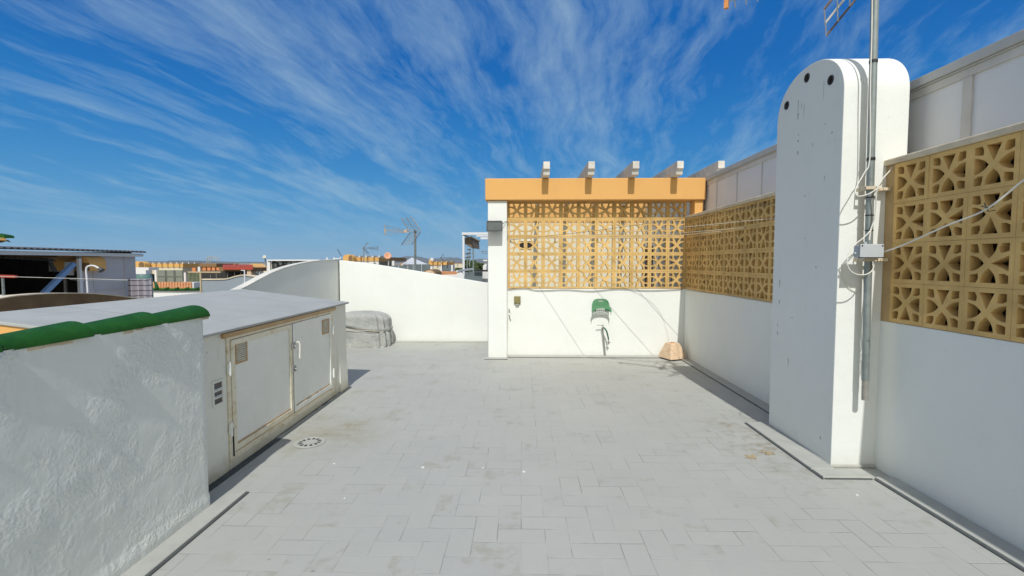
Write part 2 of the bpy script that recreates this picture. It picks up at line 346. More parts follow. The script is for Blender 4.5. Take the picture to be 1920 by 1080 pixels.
class MB:
    def __init__(s): s.v = []; s.f = []
    def add(s, vs, fs):
        o = len(s.v); s.v += [Vector(v) for v in vs]; s.f += [tuple(i+o for i in f) for f in fs]; return s
    def box(s, x0, x1, y0, y1, z0, z1):
        x0, x1 = sorted((x0, x1)); y0, y1 = sorted((y0, y1)); z0, z1 = sorted((z0, z1))
        return s.add([(x0,y0,z0),(x1,y0,z0),(x1,y1,z0),(x0,y1,z0),(x0,y0,z1),(x1,y0,z1),(x1,y1,z1),(x0,y1,z1)],
                     [(0,3,2,1),(4,5,6,7),(0,1,5,4),(1,2,6,5),(2,3,7,6),(3,0,4,7)])
    def pbox(s, px0, px1, py0, py1, Y, depth):
        # left of the viewing axis the far right edge is what one sees: keep it at px1
        if px1 < 960: depth = min(depth, max(.3*(px1-px0)*Y/(VX-px1), .04))
        a = P(px0, (py0+py1)/2, Y); c = P(px1, (py0+py1)/2, Y+(depth if px1 < 960 else 0))
        return s.box(a.x, max(c.x, a.x+.02), Y, Y+depth, P(px0, py0, Y).z, P(px0, py1, Y).z)
    def prism(s, poly, axis, a, b):
        """poly: 2D points in the two remaining axes (in xyz order), extruded a..b along axis"""
        n = len(poly); ar = sum(poly[i][0]*poly[(i+1)%n][1]-poly[(i+1)%n][0]*poly[i][1] for i in range(n))
        if (ar > 0) == (axis == 1): poly = poly[::-1]
        def mk(p, t): q = list(p); q.insert(axis, t); return q
        vs = [mk(p, a) for p in poly] + [mk(p, b) for p in poly]
        fs = [tuple(range(n))[::-1], tuple(range(n, 2*n))] + [(i, (i+1) % n, n+(i+1) % n, n+i) for i in range(n)]
        if a > b: fs = [f[::-1] for f in fs]
        return s.add(vs, fs)
    def tube(s, pts, r, n=8, r2=None, cap=True):
        pts = [Vector(p) for p in pts]; o = len(s.v); m = len(pts); prev = None
        for i, p in enumerate(pts):
            t = (pts[min(i+1, m-1)]-pts[max(i-1, 0)]).normalized()
            if prev is None:
                u = t.orthogonal().normalized()
            else:
                u = (prev - t*prev.dot(t)).normalized()
            prev = u; q = t.cross(u); rr = r if r2 is None else r+(r2-r)*i/max(1, m-1)
            for k in range(n):
                a = 2*math.pi*(k+.5)/n; s.v.append(p+(u*math.cos(a)+q*math.sin(a))*rr)
        for i in range(m-1):
            for k in range(n):
                a = o+i*n+k; b2 = o+i*n+(k+1) % n; s.f.append((a, b2, b2+n, a+n))
        if cap: s.f.append(tuple(o+k for k in range(n))[::-1]); s.f.append(tuple(o+(m-1)*n+k for k in range(n)))
        return s
    def bar(s, p, q, w_, h_, up=(0, 0, 1)):
        p, q = Vector(p), Vector(q); t = (q-p).normalized(); u = t.cross(Vector(up))
        if u.length < 1e-4: u = t.orthogonal()
        u.normalize(); v = u.cross(t); a = u*w_/2; c = v*h_/2
        return s.add([p-a-c, p+a-c, p+a+c, p-a+c, q-a-c, q+a-c, q+a+c, q-a+c],
                     [(0,1,2,3)[::-1],(4,5,6,7)[::-1][::-1],(0,4,5,1)[::-1],(1,5,6,2)[::-1],(2,6,7,3)[::-1],(3,7,4,0)[::-1]])
    def build(s, name, mat, parent=None, smooth=False, bevel=0, seg=2, label=None):
        me = bpy.data.meshes.new(name); off = Vector(parent_loc(parent))
        me.from_pydata([tuple(v-off) for v in s.v], [], s.f)
        bm = bmesh.new(); bm.from_mesh(me); bmesh.ops.recalc_face_normals(bm, faces=bm.faces); bm.to_mesh(me); bm.free()
        me.materials.append(M[mat]); me.update()
        o = bpy.data.objects.new(name, me); COL.objects.link(o)
        if parent: o.parent = parent
        if smooth:
            for p in me.polygons: p.use_smooth = True
            me.set_sharp_from_angle(angle=R(smooth if smooth > 1 else 40))
        if bevel:
            md = o.modifiers.new('bevel', 'BEVEL'); md.width = bevel; md.segments = seg; md.limit_method = 'ANGLE'; md.angle_limit = R(40)
        if label: o['label'] = label
        return o
def build_each(mb, name, *a, **k):
    """one object for every connected piece"""
    par = list(range(len(mb.v)))
    def fd(i):
        while par[i] != i: par[i] = par[par[i]]; i = par[i]
        return i
    for f in mb.f:
        for i in f[1:]: par[fd(i)] = fd(f[0])
    grp = {}
    for f in mb.f: grp.setdefault(fd(f[0]), []).append(f)
    out_ = []
    for fs in grp.values():
        ids = sorted({i for f in fs for i in f}); mp = {i: n for n, i in enumerate(ids)}
        q = MB(); q.add([mb.v[i] for i in ids], [tuple(mp[i] for i in f) for f in fs]); out_.append(q.build(name, *a, **k))
    return out_
def parent_loc(p):
    l = Vector((0, 0, 0))
    while p: l += p.location; p = p.parent
    return l
def tag(o, label, cat, group=None):
    o['label'] = label; o['category'] = cat
    if group: o['group'] = group
    return o
def thing(name, label, cat, loc=(0, 0, 0), group=None):
    o = bpy.data.objects.new(name, None); COL.objects.link(o); o.location = loc; o.empty_display_size = .2
    return tag(o, label, cat, group)
def struct(o): o['kind'] = 'structure'; return o
def stuff(o): o['kind'] = 'stuff'; return o
def spline(pts, n=8):
    pts = [Vector(p) for p in pts]; out = []
    for i in range(len(pts)-1):
        p0 = pts[max(i-1, 0)]; p1 = pts[i]; p2 = pts[i+1]; p3 = pts[min(i+2, len(pts)-1)]
        for k in range(n):
            t = k/n
            out.append(.5*((2*p1)+(p2-p0)*t+(2*p0-5*p1+4*p2-p3)*t*t+(3*p1-p0-3*p2+p3)*t**3))
    return out+[pts[-1]]
def copy_tree(o, parent=None):
    c = o.copy(); COL.objects.link(c); c.parent = parent
    for ch in list(o.children): copy_tree(ch, c)
    return c

# ---------------------------------------------------------------- setting: ground, hills
WR, FY = 2.79, 8.25           # inner face of right wall, front face of far screen wall
g0 = MB(); g0.box(-14000, 14000, -1500, 11900, -7, -6); struct(g0.build('ground', 'ground'))
def hills(name, pts, Y, depth):
    mb = MB(); vs = []; n = len(pts)
    for (px, py) in pts:
        p = P(px, py, Y); vs.append((p.x, Y, p.z))
    mb2 = []
    N = (n-1)*6
    prof = spline([Vector(v) for v in vs], 6)
    rows = 5
    for r_ in range(rows+1):
        t = r_/rows
        for q in prof:
            zz = -6+(q.z+6)*math.sin(t*math.pi/2)**.8
            mb2.append((q.x + (noise.noise(Vector((q.x*.002, t*3, 1)))*300 if t < 1 else 0), Y-depth*(1-t), zz*(1+.15*noise.noise(Vector((q.x*.003, t*4, 0))) if 0 < t < 1 else 1)))
    m_ = len(prof); fs = []
    for r_ in range(rows):
        for i in range(m_-1): fs.append((r_*m_+i, r_*m_+i+1, (r_+1)*m_+i+1, (r_+1)*m_+i))
    k = len(mb2)
    for q in prof: mb2.append((q.x, Y+depth*1.5, -6))
    for i in range(m_-1): fs.append((rows*m_+i, rows*m_+i+1, k+i+1, k+i))
    mb.add(mb2, fs); return struct(mb.build(name, 'hill', smooth=True))
hills('far_hills', [(690, 493), (735, 490), (768, 484), (783, 481), (800, 484.5), (812, 487), (822, 484), (838, 485), (852, 483), (862, 485), (880, 488), (900, 485), (930, 488), (980, 484), (1060, 489), (1200, 485), (1400, 490), (1700, 488), (2000, 491)], 9000, 1500)
hills('low_hills', [(-300, 492), (-100, 490), (100, 491), (250, 489.5), (330, 490), (348, 488.6), (380, 488.9), (400, 490.5), (430, 492.2), (470, 491.0), (520, 491.3), (600, 491.5), (700, 491), (760, 492), (820, 491.5), (900, 492), (1000, 491.5)], 6000, 900)

# ---------------------------------------------------------------- terrace floor
fl = MB(); fl.box(-3.74, 3.25, -5, 12.05, -5.9, 0); struct(fl.build('terrace_floor', 'floor'))
# thin raised rim strips beside the walls
ks = MB()
ks.box(-2.055, -1.93, -2, 3.26, .0, .020)
ks.box(2.645, WR-.004, -2, 3.565, 0, .020); ks.box(2.262, 2.642, 3.562, 3.70, 0, .018); ks.box(2.258, 2.44, 3.703, 4.80, 0, .020)
ks.box(2.66, WR-.004, 4.803, 8.2, 0, .020)
ks.box(-.245, 2.655, 8.10, 8.24, 0, .020); ks.box(-.62, -.24, 7.93, 8.095, 0, .018)
ks.box(-3.7, -.62, 9.60, 9.70, 0, .02)
struct(ks.build('floor_edge_strip', 'strip', bevel=.004))
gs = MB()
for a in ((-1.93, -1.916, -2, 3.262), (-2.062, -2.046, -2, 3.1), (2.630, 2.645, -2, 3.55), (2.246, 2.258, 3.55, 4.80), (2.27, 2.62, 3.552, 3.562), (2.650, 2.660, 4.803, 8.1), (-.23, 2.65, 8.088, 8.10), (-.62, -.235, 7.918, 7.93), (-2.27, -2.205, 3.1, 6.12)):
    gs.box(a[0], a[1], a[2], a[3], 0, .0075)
struct(gs.build('floor_dark_strip', 'dark_line'))  # thin dark joint lines, plus a wider dark strip along the storage box base

# ---------------------------------------------------------------- breeze block
def block_mesh(hh, hv, dep):
    cu = bpy.data.curves.new('blk', 'CURVE'); cu.dimensions = '2D'; cu.fill_mode = 'BOTH'; cu.extrude = dep/2
    def sp(pts):
        s_ = cu.splines.new('POLY'); s_.points.add(len(pts)-1)
        for p_, q in zip(s_.points, pts): p_.co = (q[0], q[1], 0, 1)
        s_.use_cyclic_u = True
    sx, sy = hh/.1475, hv/.1475
    def rot(pts, k):
        for _ in range(k): pts = [(-y, x) for x, y in pts]
        return [(x*sx, y*sy) for x, y in pts]
    e = .1465
    sp([(-e*sx, -e*sy), (e*sx, -e*sy), (e*sx, e*sy), (-e*sx, e*sy)])
    def gothic():
        L_ = []; a0 = Vector((-.049, .118)); c0 = Vector((-.046, .062)); a1 = Vector((0, .028))
        for i in range(6):
            t = i/5; L_.append(a0*(1-t)**2+c0*2*t*(1-t)+a1*t*t)
        return [(v.x, v.y) for v in L_] + [(-v.x, v.y) for v in L_[:-1][::-1]]
    tri = [(-.047, .118), (-.001, .018), (.001, .018), (.047, .118)]
    for k in range(4):
        sp(rot(tri if k == 0 else gothic(), k))
        sp(rot([(.073, .118), (.118, .118), (.118, .073), (.092, .060), (.062, .063), (.064, .090)], k))
    ob = bpy.data.objects.new('blk', cu); COL.objects.link(ob)
    dg = bpy.context.evaluated_depsgraph_get(); me = bpy.data.meshes.new_from_object(ob.evaluated_get(dg))
    vs = [v.co.copy() for v in me.vertices]; fs = [tuple(p.vertices) for p in me.polygons]
    bpy.data.objects.remove(ob); bpy.data.meshes.remove(me)
    return vs, fs
BD = .068
BV, BF = block_mesh(.151, .1475, BD)
def lattice(mb, mo, o, u, n, cols, rows, ph, pv, clip=None):
    """o: lower corner on the front face, u: direction along the wall, n: into the wall"""
    up = Vector((0, 0, 1))
    for r_ in range(rows):
        for c in range(cols):
            ctr = o + u*(ph*(c+.5)) + up*(pv*(r_+.5)) + n*(BD/2 + random.uniform(-.002, .002))
            k = random.choice((0, 0, 0, 2, 2, 1)); fl_ = random.choice((1, -1))
            vs = []
            for v in BV:
                x, y = v.x*fl_, v.y
                for _ in range(k): x, y = -y, x
                if k % 2: x, y = x*(.151/.1475), y*(.1475/.151)
                x *= ph/.302; y *= pv/.295
                vs.append(ctr+u*x+up*y+n*v.z)
            mb.add(vs, BF)
    for r_ in range(rows+1):
        a = o+up*(pv*r_)+n*(BD/2); mo.bar(a, a+u*(ph*cols), BD-.016, .012)
    for c in range(cols+1):
        a = o+u*(ph*c)+n*(BD/2); d_ = BD-.018
        mo.bar(a+up*.001, a+up*(pv*rows-.001), .0122, d_, up=n)

# ---------------------------------------------------------------- far screen wall with beam and pillar
fw = thing('screen_wall', 'sunlit white wall at the far end topped with pale yellow breeze blocks under an ochre beam', 'wall', (1.2, FY, 0))
mb = MB(); mb.box(-.245, WR+.02, FY+.005, FY+.17, 0, 1.168); mb.build('lower_wall', 'white_clean', fw, bevel=.006)
mb = MB(); mo = MB(); ph = (WR-(-.235))/10.
lattice(mb, mo, Vector((-.235, FY, 1.172)), Vector((1, 0, 0)), Vector((0, 1, 0)), 10, 5, ph, .2965)
mb.build('block_lattice', 'block_sun', fw); mo.build('mortar', 'mortar', fw)
mb = MB(); mb.box(-.565, -.245, 8.05, 8.34, 0, 2.646); mb.build('pillar', 'white_clean', fw, bevel=.012)
mb = MB(); mb.box(-.605, 3.02, 8.0, 8.36, 2.65, 3.005); mb.build('beam', 'yellow', fw, bevel=.012)
mb = MB(); mb.box(2.86, 3.0, 8.05, 8.3, 2.35, 2.648); mb.build('beam_support', 'yellow', fw, bevel=.006)
# pergola rafters resting on the beam
def rafter(x):
    mb = MB()
    pr = [(7.70, 3.215), (7.70, 3.10), (7.735, 3.085), (7.755, 3.01), (7.83, 3.008), (11.95, 3.008), (11.95, 3.215)]
    mb.prism(pr, 0, x-.052, x+.052)
    return mb.build('pergola_rafter', 'rafter', bevel=.006)
rlab = ['first white pergola rafter end from the left above the ochre beam', 'second white pergola rafter end from the left above the ochre beam',
        'third, middle white pergola rafter end above the ochre beam', 'fourth white pergola rafter end from the left above the ochre beam',
        'rightmost white pergola rafter end, beside the white panels']
for i, x in enumerate((.395, 1.105, 1.805, 2.50, 3.14)):
    tag(rafter(x), rlab[i], 'rafter', 'pergola rafters on the ochre beam')
# rear wall of the pergola room
rw = thing('rear_wall', 'white wall with ochre band seen through the holes of the far breeze blocks', 'wall', (1.2, 12, 0))
mb = MB(); mb.box(-.5, 3.25, 11.97, 12.2, 0, 2.60); mb.build('wall', 'cream_wall', rw)
mb = MB(); mb.box(-.5, 3.25, 11.96, 12.22, 2.603, 3.4); mb.build('ochre_band', 'yellow', rw)
mb = MB(); mb.pbox(974, 998, 452, 466, 11.94, .03); mb.build('window', 'dark', rw)
mb = MB(); mb.pbox(984, 986, 451.5, 466.5, 11.925, .03); mb.pbox(972, 1000, 450, 452, 11.925, .03); mb.build('window_frame', 'white_clean', rw)
sw = thing('side_wall', 'shaded white side wall with grey glazing behind the right half of the far breeze blocks', 'wall', (3.1, 10, 0))
mb = MB(); mb.box(3.04, 3.2, 8.42, 11.95, 0, 3.0); mb.build('wall', 'white_clean', sw)
mb = MB(); mb.box(3.015, 3.04, 8.7, 9.6, .9, 2.2); mb.box(3.015, 3.04, 9.75, 10.7, .9, 2.2); mb.build('glazing', 'greyglass', sw)
mb = MB(); mb.box(3.01, 3.04, 11.2, 11.8, 0.05, 2.0); mb.build('door', 'dark', sw)

# ---------------------------------------------------------------- right wall
rwall = thing('boundary_wall', 'long shaded white wall on the right topped with ochre breeze blocks and a stone coping', 'wall', (WR, 4, 0))
mb = MB(); mb.box(WR, 3.03, -4, 3.80, 0, 1.168); mb.box(WR, 3.03, 4.70, FY, 0, 1.168); mb.build('lower_wall', 'white_clean', rwall, bevel=.005)
mb = MB(); mo = MB(); nb, fb = 15, 11
y1 = 3.384+.302
lattice(mb, mo, Vector((WR, y1-.302*nb, 1.172)), Vector((0, 1, 0)), Vector((1, 0, 0)), nb, 4, .302, .295)
lattice(mb, mo, Vector((WR, FY-.012-.308*fb, 1.172)), Vector((0, 1, 0)), Vector((1, 0, 0)), fb, 4, .308, .295)
mb.build('block_lattice', 'block', rwall); mo.build('mortar', 'mortar', rwall)
mb = MB(); mb.box(WR+.003, WR+.10, y1+.002, 3.79, 1.17, 2.35); mb.build('block_jamb', 'mortar', rwall)
mb = MB(); mb.box(WR-.02, 3.035, -1, 3.80, 2.354, 2.400); mb.box(WR-.02, 3.035, 4.72, FY-.005, 2.354, 2.400); mb.build('coping', 'coping', rwall, bevel=.01)
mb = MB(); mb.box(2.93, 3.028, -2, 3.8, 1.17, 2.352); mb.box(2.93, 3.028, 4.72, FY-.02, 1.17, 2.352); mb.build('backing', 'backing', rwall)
# white panels of the neighbour's enclosure
pn = thing('panel_enclosure', 'row of white panels under a grey rail above the right wall coping', 'enclosure', (3.05, 4, 0))
mb = MB(); mb.box(3.055, 3.09, -1, 8.22, 0, 2.93); mb.build('panel', 'panel', pn)
mb = MB(); mb.box(3.04, 3.10, -1, 8.22, 2.885, 2.94)
for k in range(-5, 8):
    y = 3.41+.705*k
    if y < 8.2:
        mb.box(3.042, 3.054, y-.035, y+.035, 2.405, 2.884) if k <= 0 else mb.box(3.044, 3.054, y-.008, y+.008, 2.405, 2.884)
mb.box(3.040, 3.0545, 8.17, 8.22, 2.405, 2.884)
mb.build('frame', 'panel_frame', pn)
mb = MB(); mb.box(3.008, 3.16, -1, 8.24, 2.955, 3.02); mb.box(3.025, 3.15, -1, 8.24, 2.942, 2.954); mb.build('top_rail', 'rail', pn, bevel=.004)

# ---------------------------------------------------------------- chimney
def arch_profile(y0, y1, zs, zt, n=28, p=2.0):
    c = (y0+y1)/2; a = (y1-y0)/2; pts = [(y0, 0), (y1, 0)]
    for i in range(n+1):
        t = math.pi*i/n
        cx, sy = math.cos(t), math.sin(t)
        pts.append((c+a*math.copysign(abs(cx)**(2/p), cx), zs+(zt-zs)*abs(sy)**(2/p)))
    return pts
ch = thing('chimney', 'tall white plastered chimney with a rounded top and three round vent holes', 'chimney', (2.7, 4.2, 0))
CY0, CY1, CX0, CX1 = 3.775, 4.735, 2.452, 2.945
mb = MB(); mb.prism(arch_profile(CY0, CY1, 2.93, 3.30, 64, 2.15), 0, CX0, CX1)
body = mb.build('body', 'chimney', ch)
holes = [PXp(1475, 198, CX0), PXp(1513, 146, CX0), PXp(1557.5, 150, CX0)]
for h_ in holes:          # real sleeves cut into the body with a boolean
    cut = MB(); cut.tube([h_+Vector((-.05, 0, 0)), h_+Vector((.16, 0, 0))], .037, 24)
    co_ = cut.build('vent_cutter', 'dark')
    md = body.modifiers.new('hole', 'BOOLEAN'); md.object = co_; md.operation = 'DIFFERENCE'; md.solver = 'EXACT'
    bpy.context.view_layer.update()
    dg = bpy.context.evaluated_depsgraph_get(); me = bpy.data.meshes.new_from_object(body.evaluated_get(dg))
    body.modifiers.clear(); body.data = me
    bpy.data.objects.remove(co_)
md = body.modifiers.new('bevel', 'BEVEL'); md.width = .012; md.segments = 2; md.limit_method = 'ANGLE'; md.angle_limit = R(50)
for h_ in holes:
    mb = MB()
    n = 24
    vs = []; fs = []
    for k in range(n):
        a = 2*math.pi*k/n; cy_, cz_ = math.cos(a), math.sin(a)
        vs += [(h_.x-.004, h_.y+.0368*cy_, h_.z+.0368*cz_), (h_.x-.004, h_.y+.033*cy_, h_.z+.033*cz_), (h_.x+.10, h_.y+.033*cy_, h_.z+.033*cz_), (h_.x+.10, h_.y+.0368*cy_, h_.z+.0368*cz_)]
    for k in range(n):
        a = 4*k; b_ = 4*((k+1) % n)
        for q in range(4): fs.append((a+q, a+(q+1) % 4, b_+(q+1) % 4, b_+q))
    mb.add(vs, fs); mb.build('vent_sleeve', 'corr', ch)
mb = MB()
for (px, p0, p1, w_) in ((1497, 188, 224, .003), (1496.5, 213, 226, .006), (1503, 194, 206, .003), (1508, 196, 226, .0025), (1497, 252, 254, .006), (1496.5, 263, 267, .008), (1496, 284, 291, .007), (1524, 269, 277, .003), (1547, 232, 234, .005), (1560, 247, 251, .006), (1509, 366, 369, .005), (1509, 446, 448, .005), (1462, 525, 540, .005), (1461, 563, 572, .006), (1458, 608, 612, .005), (1458, 622, 629, .006), (1478, 672, 690, .004), (1485, 595, 597, .008), (1538, 819, 825, .006), (1545, 152, 190, .002), (1546, 330, 342, .0025), (1530, 500, 503, .006)):
    a = PXp(px, p0, CX0-.0006); c = PXp(px, p1, CX0-.0006); k_ = (c.z-a.z)
    mb.add([(CX0-.0007, a.y-w_, a.z), (CX0-.0007, a.y+w_*.6, a.z+.004), (CX0-.0007, a.y+w_*.5, a.z+k_*.6), (CX0-.0007, a.y+w_*.2, c.z), (CX0-.0007, a.y-w_*.4, a.z+k_*.7)], [(0, 1, 2, 3, 4)])
mb.build('drip_marks', 'shade', ch)
mb = MB()   # plaster fillet at the foot, slightly proud
mb.prism([(2.436, 3.755), (2.436, 4.76), (2.452, 4.76), (2.452, 3.773), (WR-.003, 3.773), (WR-.003, 3.755)], 2, .0, .026)
mb.build('base_fillet', 'strip', ch, bevel=.01)

# ---------------------------------------------------------------- near mast and aerials
def aerial(root, c, ang, s, nrods=6, mats=('alu', 'orange_plastic', 'iron'), pitch=0, width=.50, boomlen=1.02, xend=False):
    """UHF corner-reflector aerial; boom from c in the horizontal direction ang (radians from +X)"""
    b_ = Vector((math.cos(ang), math.sin(ang), pitch)).normalized(); wv = Vector((-math.sin(ang), math.cos(ang), 0)); upv = Vector((0, 0, 1))
    mb = MB(); mb.bar(c-b_*.12*s, c+b_*boomlen*s, .022*s, .022*s); bo = mb.build('boom', mats[0], root)
    for sg in (1, -1):
        mb = MB(); mf = MB()
        for t in (-.5, 0, .5):
            a = c+wv*(t*width*s)+upv*sg*.02*s; e_ = a+b_*.30*s+upv*sg*.37*s
            (mf if t else mb).bar(a, e_, .02*s, .012*s)
        for k in range(nrods+1):
            q = k/nrods; a = c+b_*.30*s*q+upv*sg*(.02+.37*q)*s
            mb.tube([a-wv*.5*width*s, a+wv*.5*width*s], .0045*s*(1.6 if s*900/c.y < 90 else 1), 5)
        rf = mb.build('reflector', mats[0], root); build_each(mf, 'reflector_rim', mats[2] if sg < 0 else mats[1], rf)
    mb = MB(); p = c+b_*.33*s
    for sg in (1, -1):
        mb.bar(p+upv*.0*s, p+upv*sg*.0*s+wv*sg*.14*s+upv*.05*s, .03*s, .012*s); mb.bar(p, p+wv*sg*.14*s-upv*.05*s, .03*s, .012*s)
    mb.box(p.x-.03*s, p.x+.03*s, p.y-.03*s, p.y+.03*s, p.z-.04*s, p.z+.04*s)
    mb.build('dipole', mats[1], root)
    mb = MB(); k = .45
    while k < boomlen-.03:
        q = c+b_*k*s
        for sg in (1, -1):
            mb.tube([q, q+wv*sg*.07*s+upv*.05*s], .004*s, 4); mb.tube([q, q+wv*sg*.07*s-upv*.05*s], .004*s, 4)
        k += .085
    mb.build('director_row', mats[0], root)
    if xend:
        mb = MB()
        for sg in (1, -1): mb.tube([c+b_*.34*s+upv*sg*.03*s, c+b_*boomlen*s+upv*sg*.13*s], .008*s, 4)
        mb.bar(c+b_*boomlen*s-upv*.15*s, c+b_*boomlen*s+upv*.15*s, .03*s, .02*s, up=wv); build_each(mb, 'fan_rod', mats[0], root)
    q = c+b_*boomlen*s; mb = MB(); mb.bar(q-upv*.07*s, q+upv*.03*s, .035*s, .03*s, up=wv); mb.build('end_cap', mats[1], root)

mbot = P(1621.5, 750, 3.68); mtop0 = P(1640.5, 0, 3.70)
mdirv = (mtop0-mbot)/(mtop0.z-mbot.z)
mpt = lambda z: mbot+mdirv*(z-mbot.z)
mast = thing('antenna_mast', 'tall grey steel antenna mast clamped to the front of the white chimney', 'antenna', tuple(mbot))
mb = MB(); mb.tube([mpt(z) for z in (.72, 1.6, 2.6, 3.3, 4.6)], .0255, 16); mb.build('mast_tube', 'galv', mast, smooth=True)
mb = MB(); mb.tube([mbot, mpt(.725)], .0225, 16); mb.build('mast_foot', 'galv_low', mast, smooth=True)
for pyz in (114, 298, 370, 403.5, 432):
    d = ray(1632, pyz); z_ = H+d.z*3.68/d.y
    mb = MB(); h2 = .011 if pyz < 350 else .004
    mb.tube([mpt(z_-h2), mpt(z_+h2)], .0285, 14); mb.build('clamp_band', 'black', mast, smooth=True)
for pyz in (353, 487):      # wall brackets reaching back to the chimney and sideways to the coping
    z_ = P(1632, pyz, 3.68).z; m_ = mpt(z_); mb = MB()
    mb.box(m_.x-.055, WR+.0, m_.y+.028, m_.y+.036, z_-.012, z_+.012)
    mb.box(m_.x-.055, m_.x-.047, m_.y-.03, m_.y+.10, z_-.014, z_+.014)
    mb.box(m_.x+.040, m_.x+.048, m_.y-.03, m_.y+.036, z_-.014, z_+.014)
    mb.box(m_.x-.055, m_.x+.048, m_.y-.038, m_.y-.030, z_-.012, z_+.012)
    mb.box(WR-.06, WR-.012, m_.y+.02, m_.y+.095, z_-.01, z_+.01)
    mb.build('wall_bracket', 'coping', mast, bevel=.002)
aerial(mast, mpt(3.86), math.atan2(.55, -.83), 1.0, 4, ('alu', 'orange_plastic', 'iron'))
ta = mpt(4.45)
mb = MB(); bv = Vector((-.93, .35, .0)).normalized(); wv = Vector((-bv.y, bv.x, 0)); mb.bar(ta-bv*.2, ta+bv*1.0, .02, .02)
for k in range(8): mb.tube([ta+bv*(k*.14-.05)-wv*(.2-.015*k), ta+bv*(k*.14-.05)+wv*(.2-.015*k)], .005, 5)
mb.build('upper_aerial', 'alu', mast)

# junction box
jb0 = P(1608, 458, 3.60); jb1 = P(1651, 484, 3.60)
jb = thing('junction_box', 'pale grey electrical junction box strapped to the antenna mast', 'junction box', ((jb0.x+jb1.x)/2, 3.61, jb1.z))
mb = MB(); mb.box(jb0.x+.006, jb1.x-.006, 3.585, 3.650, jb1.z+.002, jb0.z-.006); mb.build('case', 'plastic_grey', jb, bevel=.004)
mb = MB(); mb.box(jb0.x, jb1.x, 3.568, 3.583, jb1.z, jb0.z); mb.build('lid', 'plastic_grey', jb, bevel=.004)
mb = MB(); mb.box(jb0.x-.001, jb1.x+.001, 3.567, 3.586, jb1.z+.001, jb1.z+.007); mb.box(jb0.x+.002, jb1.x-.002, 3.5835, 3.5865, jb1.z, jb0.z); mb.build('seam', 'black', jb)
for sx in (jb0.x+.012, jb1.x-.012):
    mb = MB(); mb.tube([(sx, 3.564, jb0.z-.012), (sx, 3.570, jb0.z-.012)], .005, 8); mb.build('screw', 'black', jb)
mb = MB(); mb.tube([((jb0.x+jb1.x)/2-.02, 3.615, jb0.z-.012), ((jb0.x+jb1.x)/2-.02, 3.615, jb0.z+.018)], .011, 10)
mb.tube([(jb1.x-.01, 3.615, jb1.z+.035), (jb1.x+.02, 3.615, jb1.z+.04)], .009, 10)
mb.tube([(jb0.x+.01, 3.615, jb1.z+.035), (jb0.x-.014, 3.615, jb1.z+.035)], .009, 10); build_each(mb, 'cable_gland', 'plastic_grey', jb, smooth=True)

def cable(name, pts, r, mat, label, n=8, cat='cable', group=None, seg=6):
    mb = MB(); mb.tube(spline(pts, n), r, seg); o = mb.build(name, mat, smooth=True); return tag(o, label, cat, group)
Q = P
cable('cable', [Q(1636, -60, 3.67), Q(1634.5, 60, 3.66), Q(1632, 160, 3.66), Q(1631, 295, 3.655), Q(1620, 325, 3.65), Q(1607, 348, 3.62), Q(1604, 362, 3.60), Q(1612, 368, 3.60), Q(1632, 362, 3.60), Q(1648, 350, 3.62)], .0042, 'cable', 'thin white cable looping off the left of the mast above the junction box')
cable('cable', [Q(1690, 290, 3.73), Q(1670, 318, 3.71), Q(1655, 335, 3.64), Q(1645, 352, 3.61), Q(1642, 385, 3.625), Q(1640, 410, 3.63), Q(1633, 430, 3.63), Q(1630, 450, 3.62)], .0045, 'cable', 'white cable coming over the coping and running down the mast into the box')
cable('cable', [Q(1634, 430, 3.625), Q(1620, 445, 3.61), Q(1600, 462, 3.59), Q(1589, 485, 3.57), Q(1591, 502, 3.57), Q(1603, 513, 3.57), Q(1622, 515, 3.58), Q(1636, 506, 3.60), Q(1639, 490, 3.62)], .0042, 'cable', 'white cable making a round loop below and left of the junction box')
cable('cable', [Q(1608, 473, 3.61), Q(1595, 480, 3.66), Q(1580, 498, 3.74), Q(1583, 525, 3.76), Q(1594, 541, 3.765), Q(1606, 548, 3.77)], .0038, 'cable', 'grey cable hanging against the chimney face left of the mast')
cable('cable', [Q(1652, 474, 3.615), Q(1690, 461, 3.45), Q(1735, 441, 3.25), Q(1780, 421, 3.08), Q(1830, 402, 2.92), Q(1862, 384, 2.80), Q(1890, 362, 2.74), Q(1925, 334, 2.66), Q(1990, 292, 2.5)], .0055, 'cable', 'thick white cable crossing the right breeze blocks from the box to the frame edge', 8)
tie = thing('cable_tie', 'dark wire tie knotted on the white cable at the right breeze blocks', 'wire tie', tuple(Q(1850, 390, 2.84)))
mb = MB(); c = Q(1850, 390, 2.84)
mb.tube([c+Vector((-.03, 0, .012)), c+Vector((.0, -.01, .0)), c+Vector((.035, 0, .01))], .004, 6); mb.build('knot', 'black', tie)
mb = MB(); mb.tube([c+Vector((0, 0, 0)), c+Vector((.01, 0, -.02)), c+Vector((.05, .0, -.012))], .003, 5); mb.tube([c, c+Vector((-.015, 0, .03))], .003, 5); mb.build('loose_end', 'black', tie)

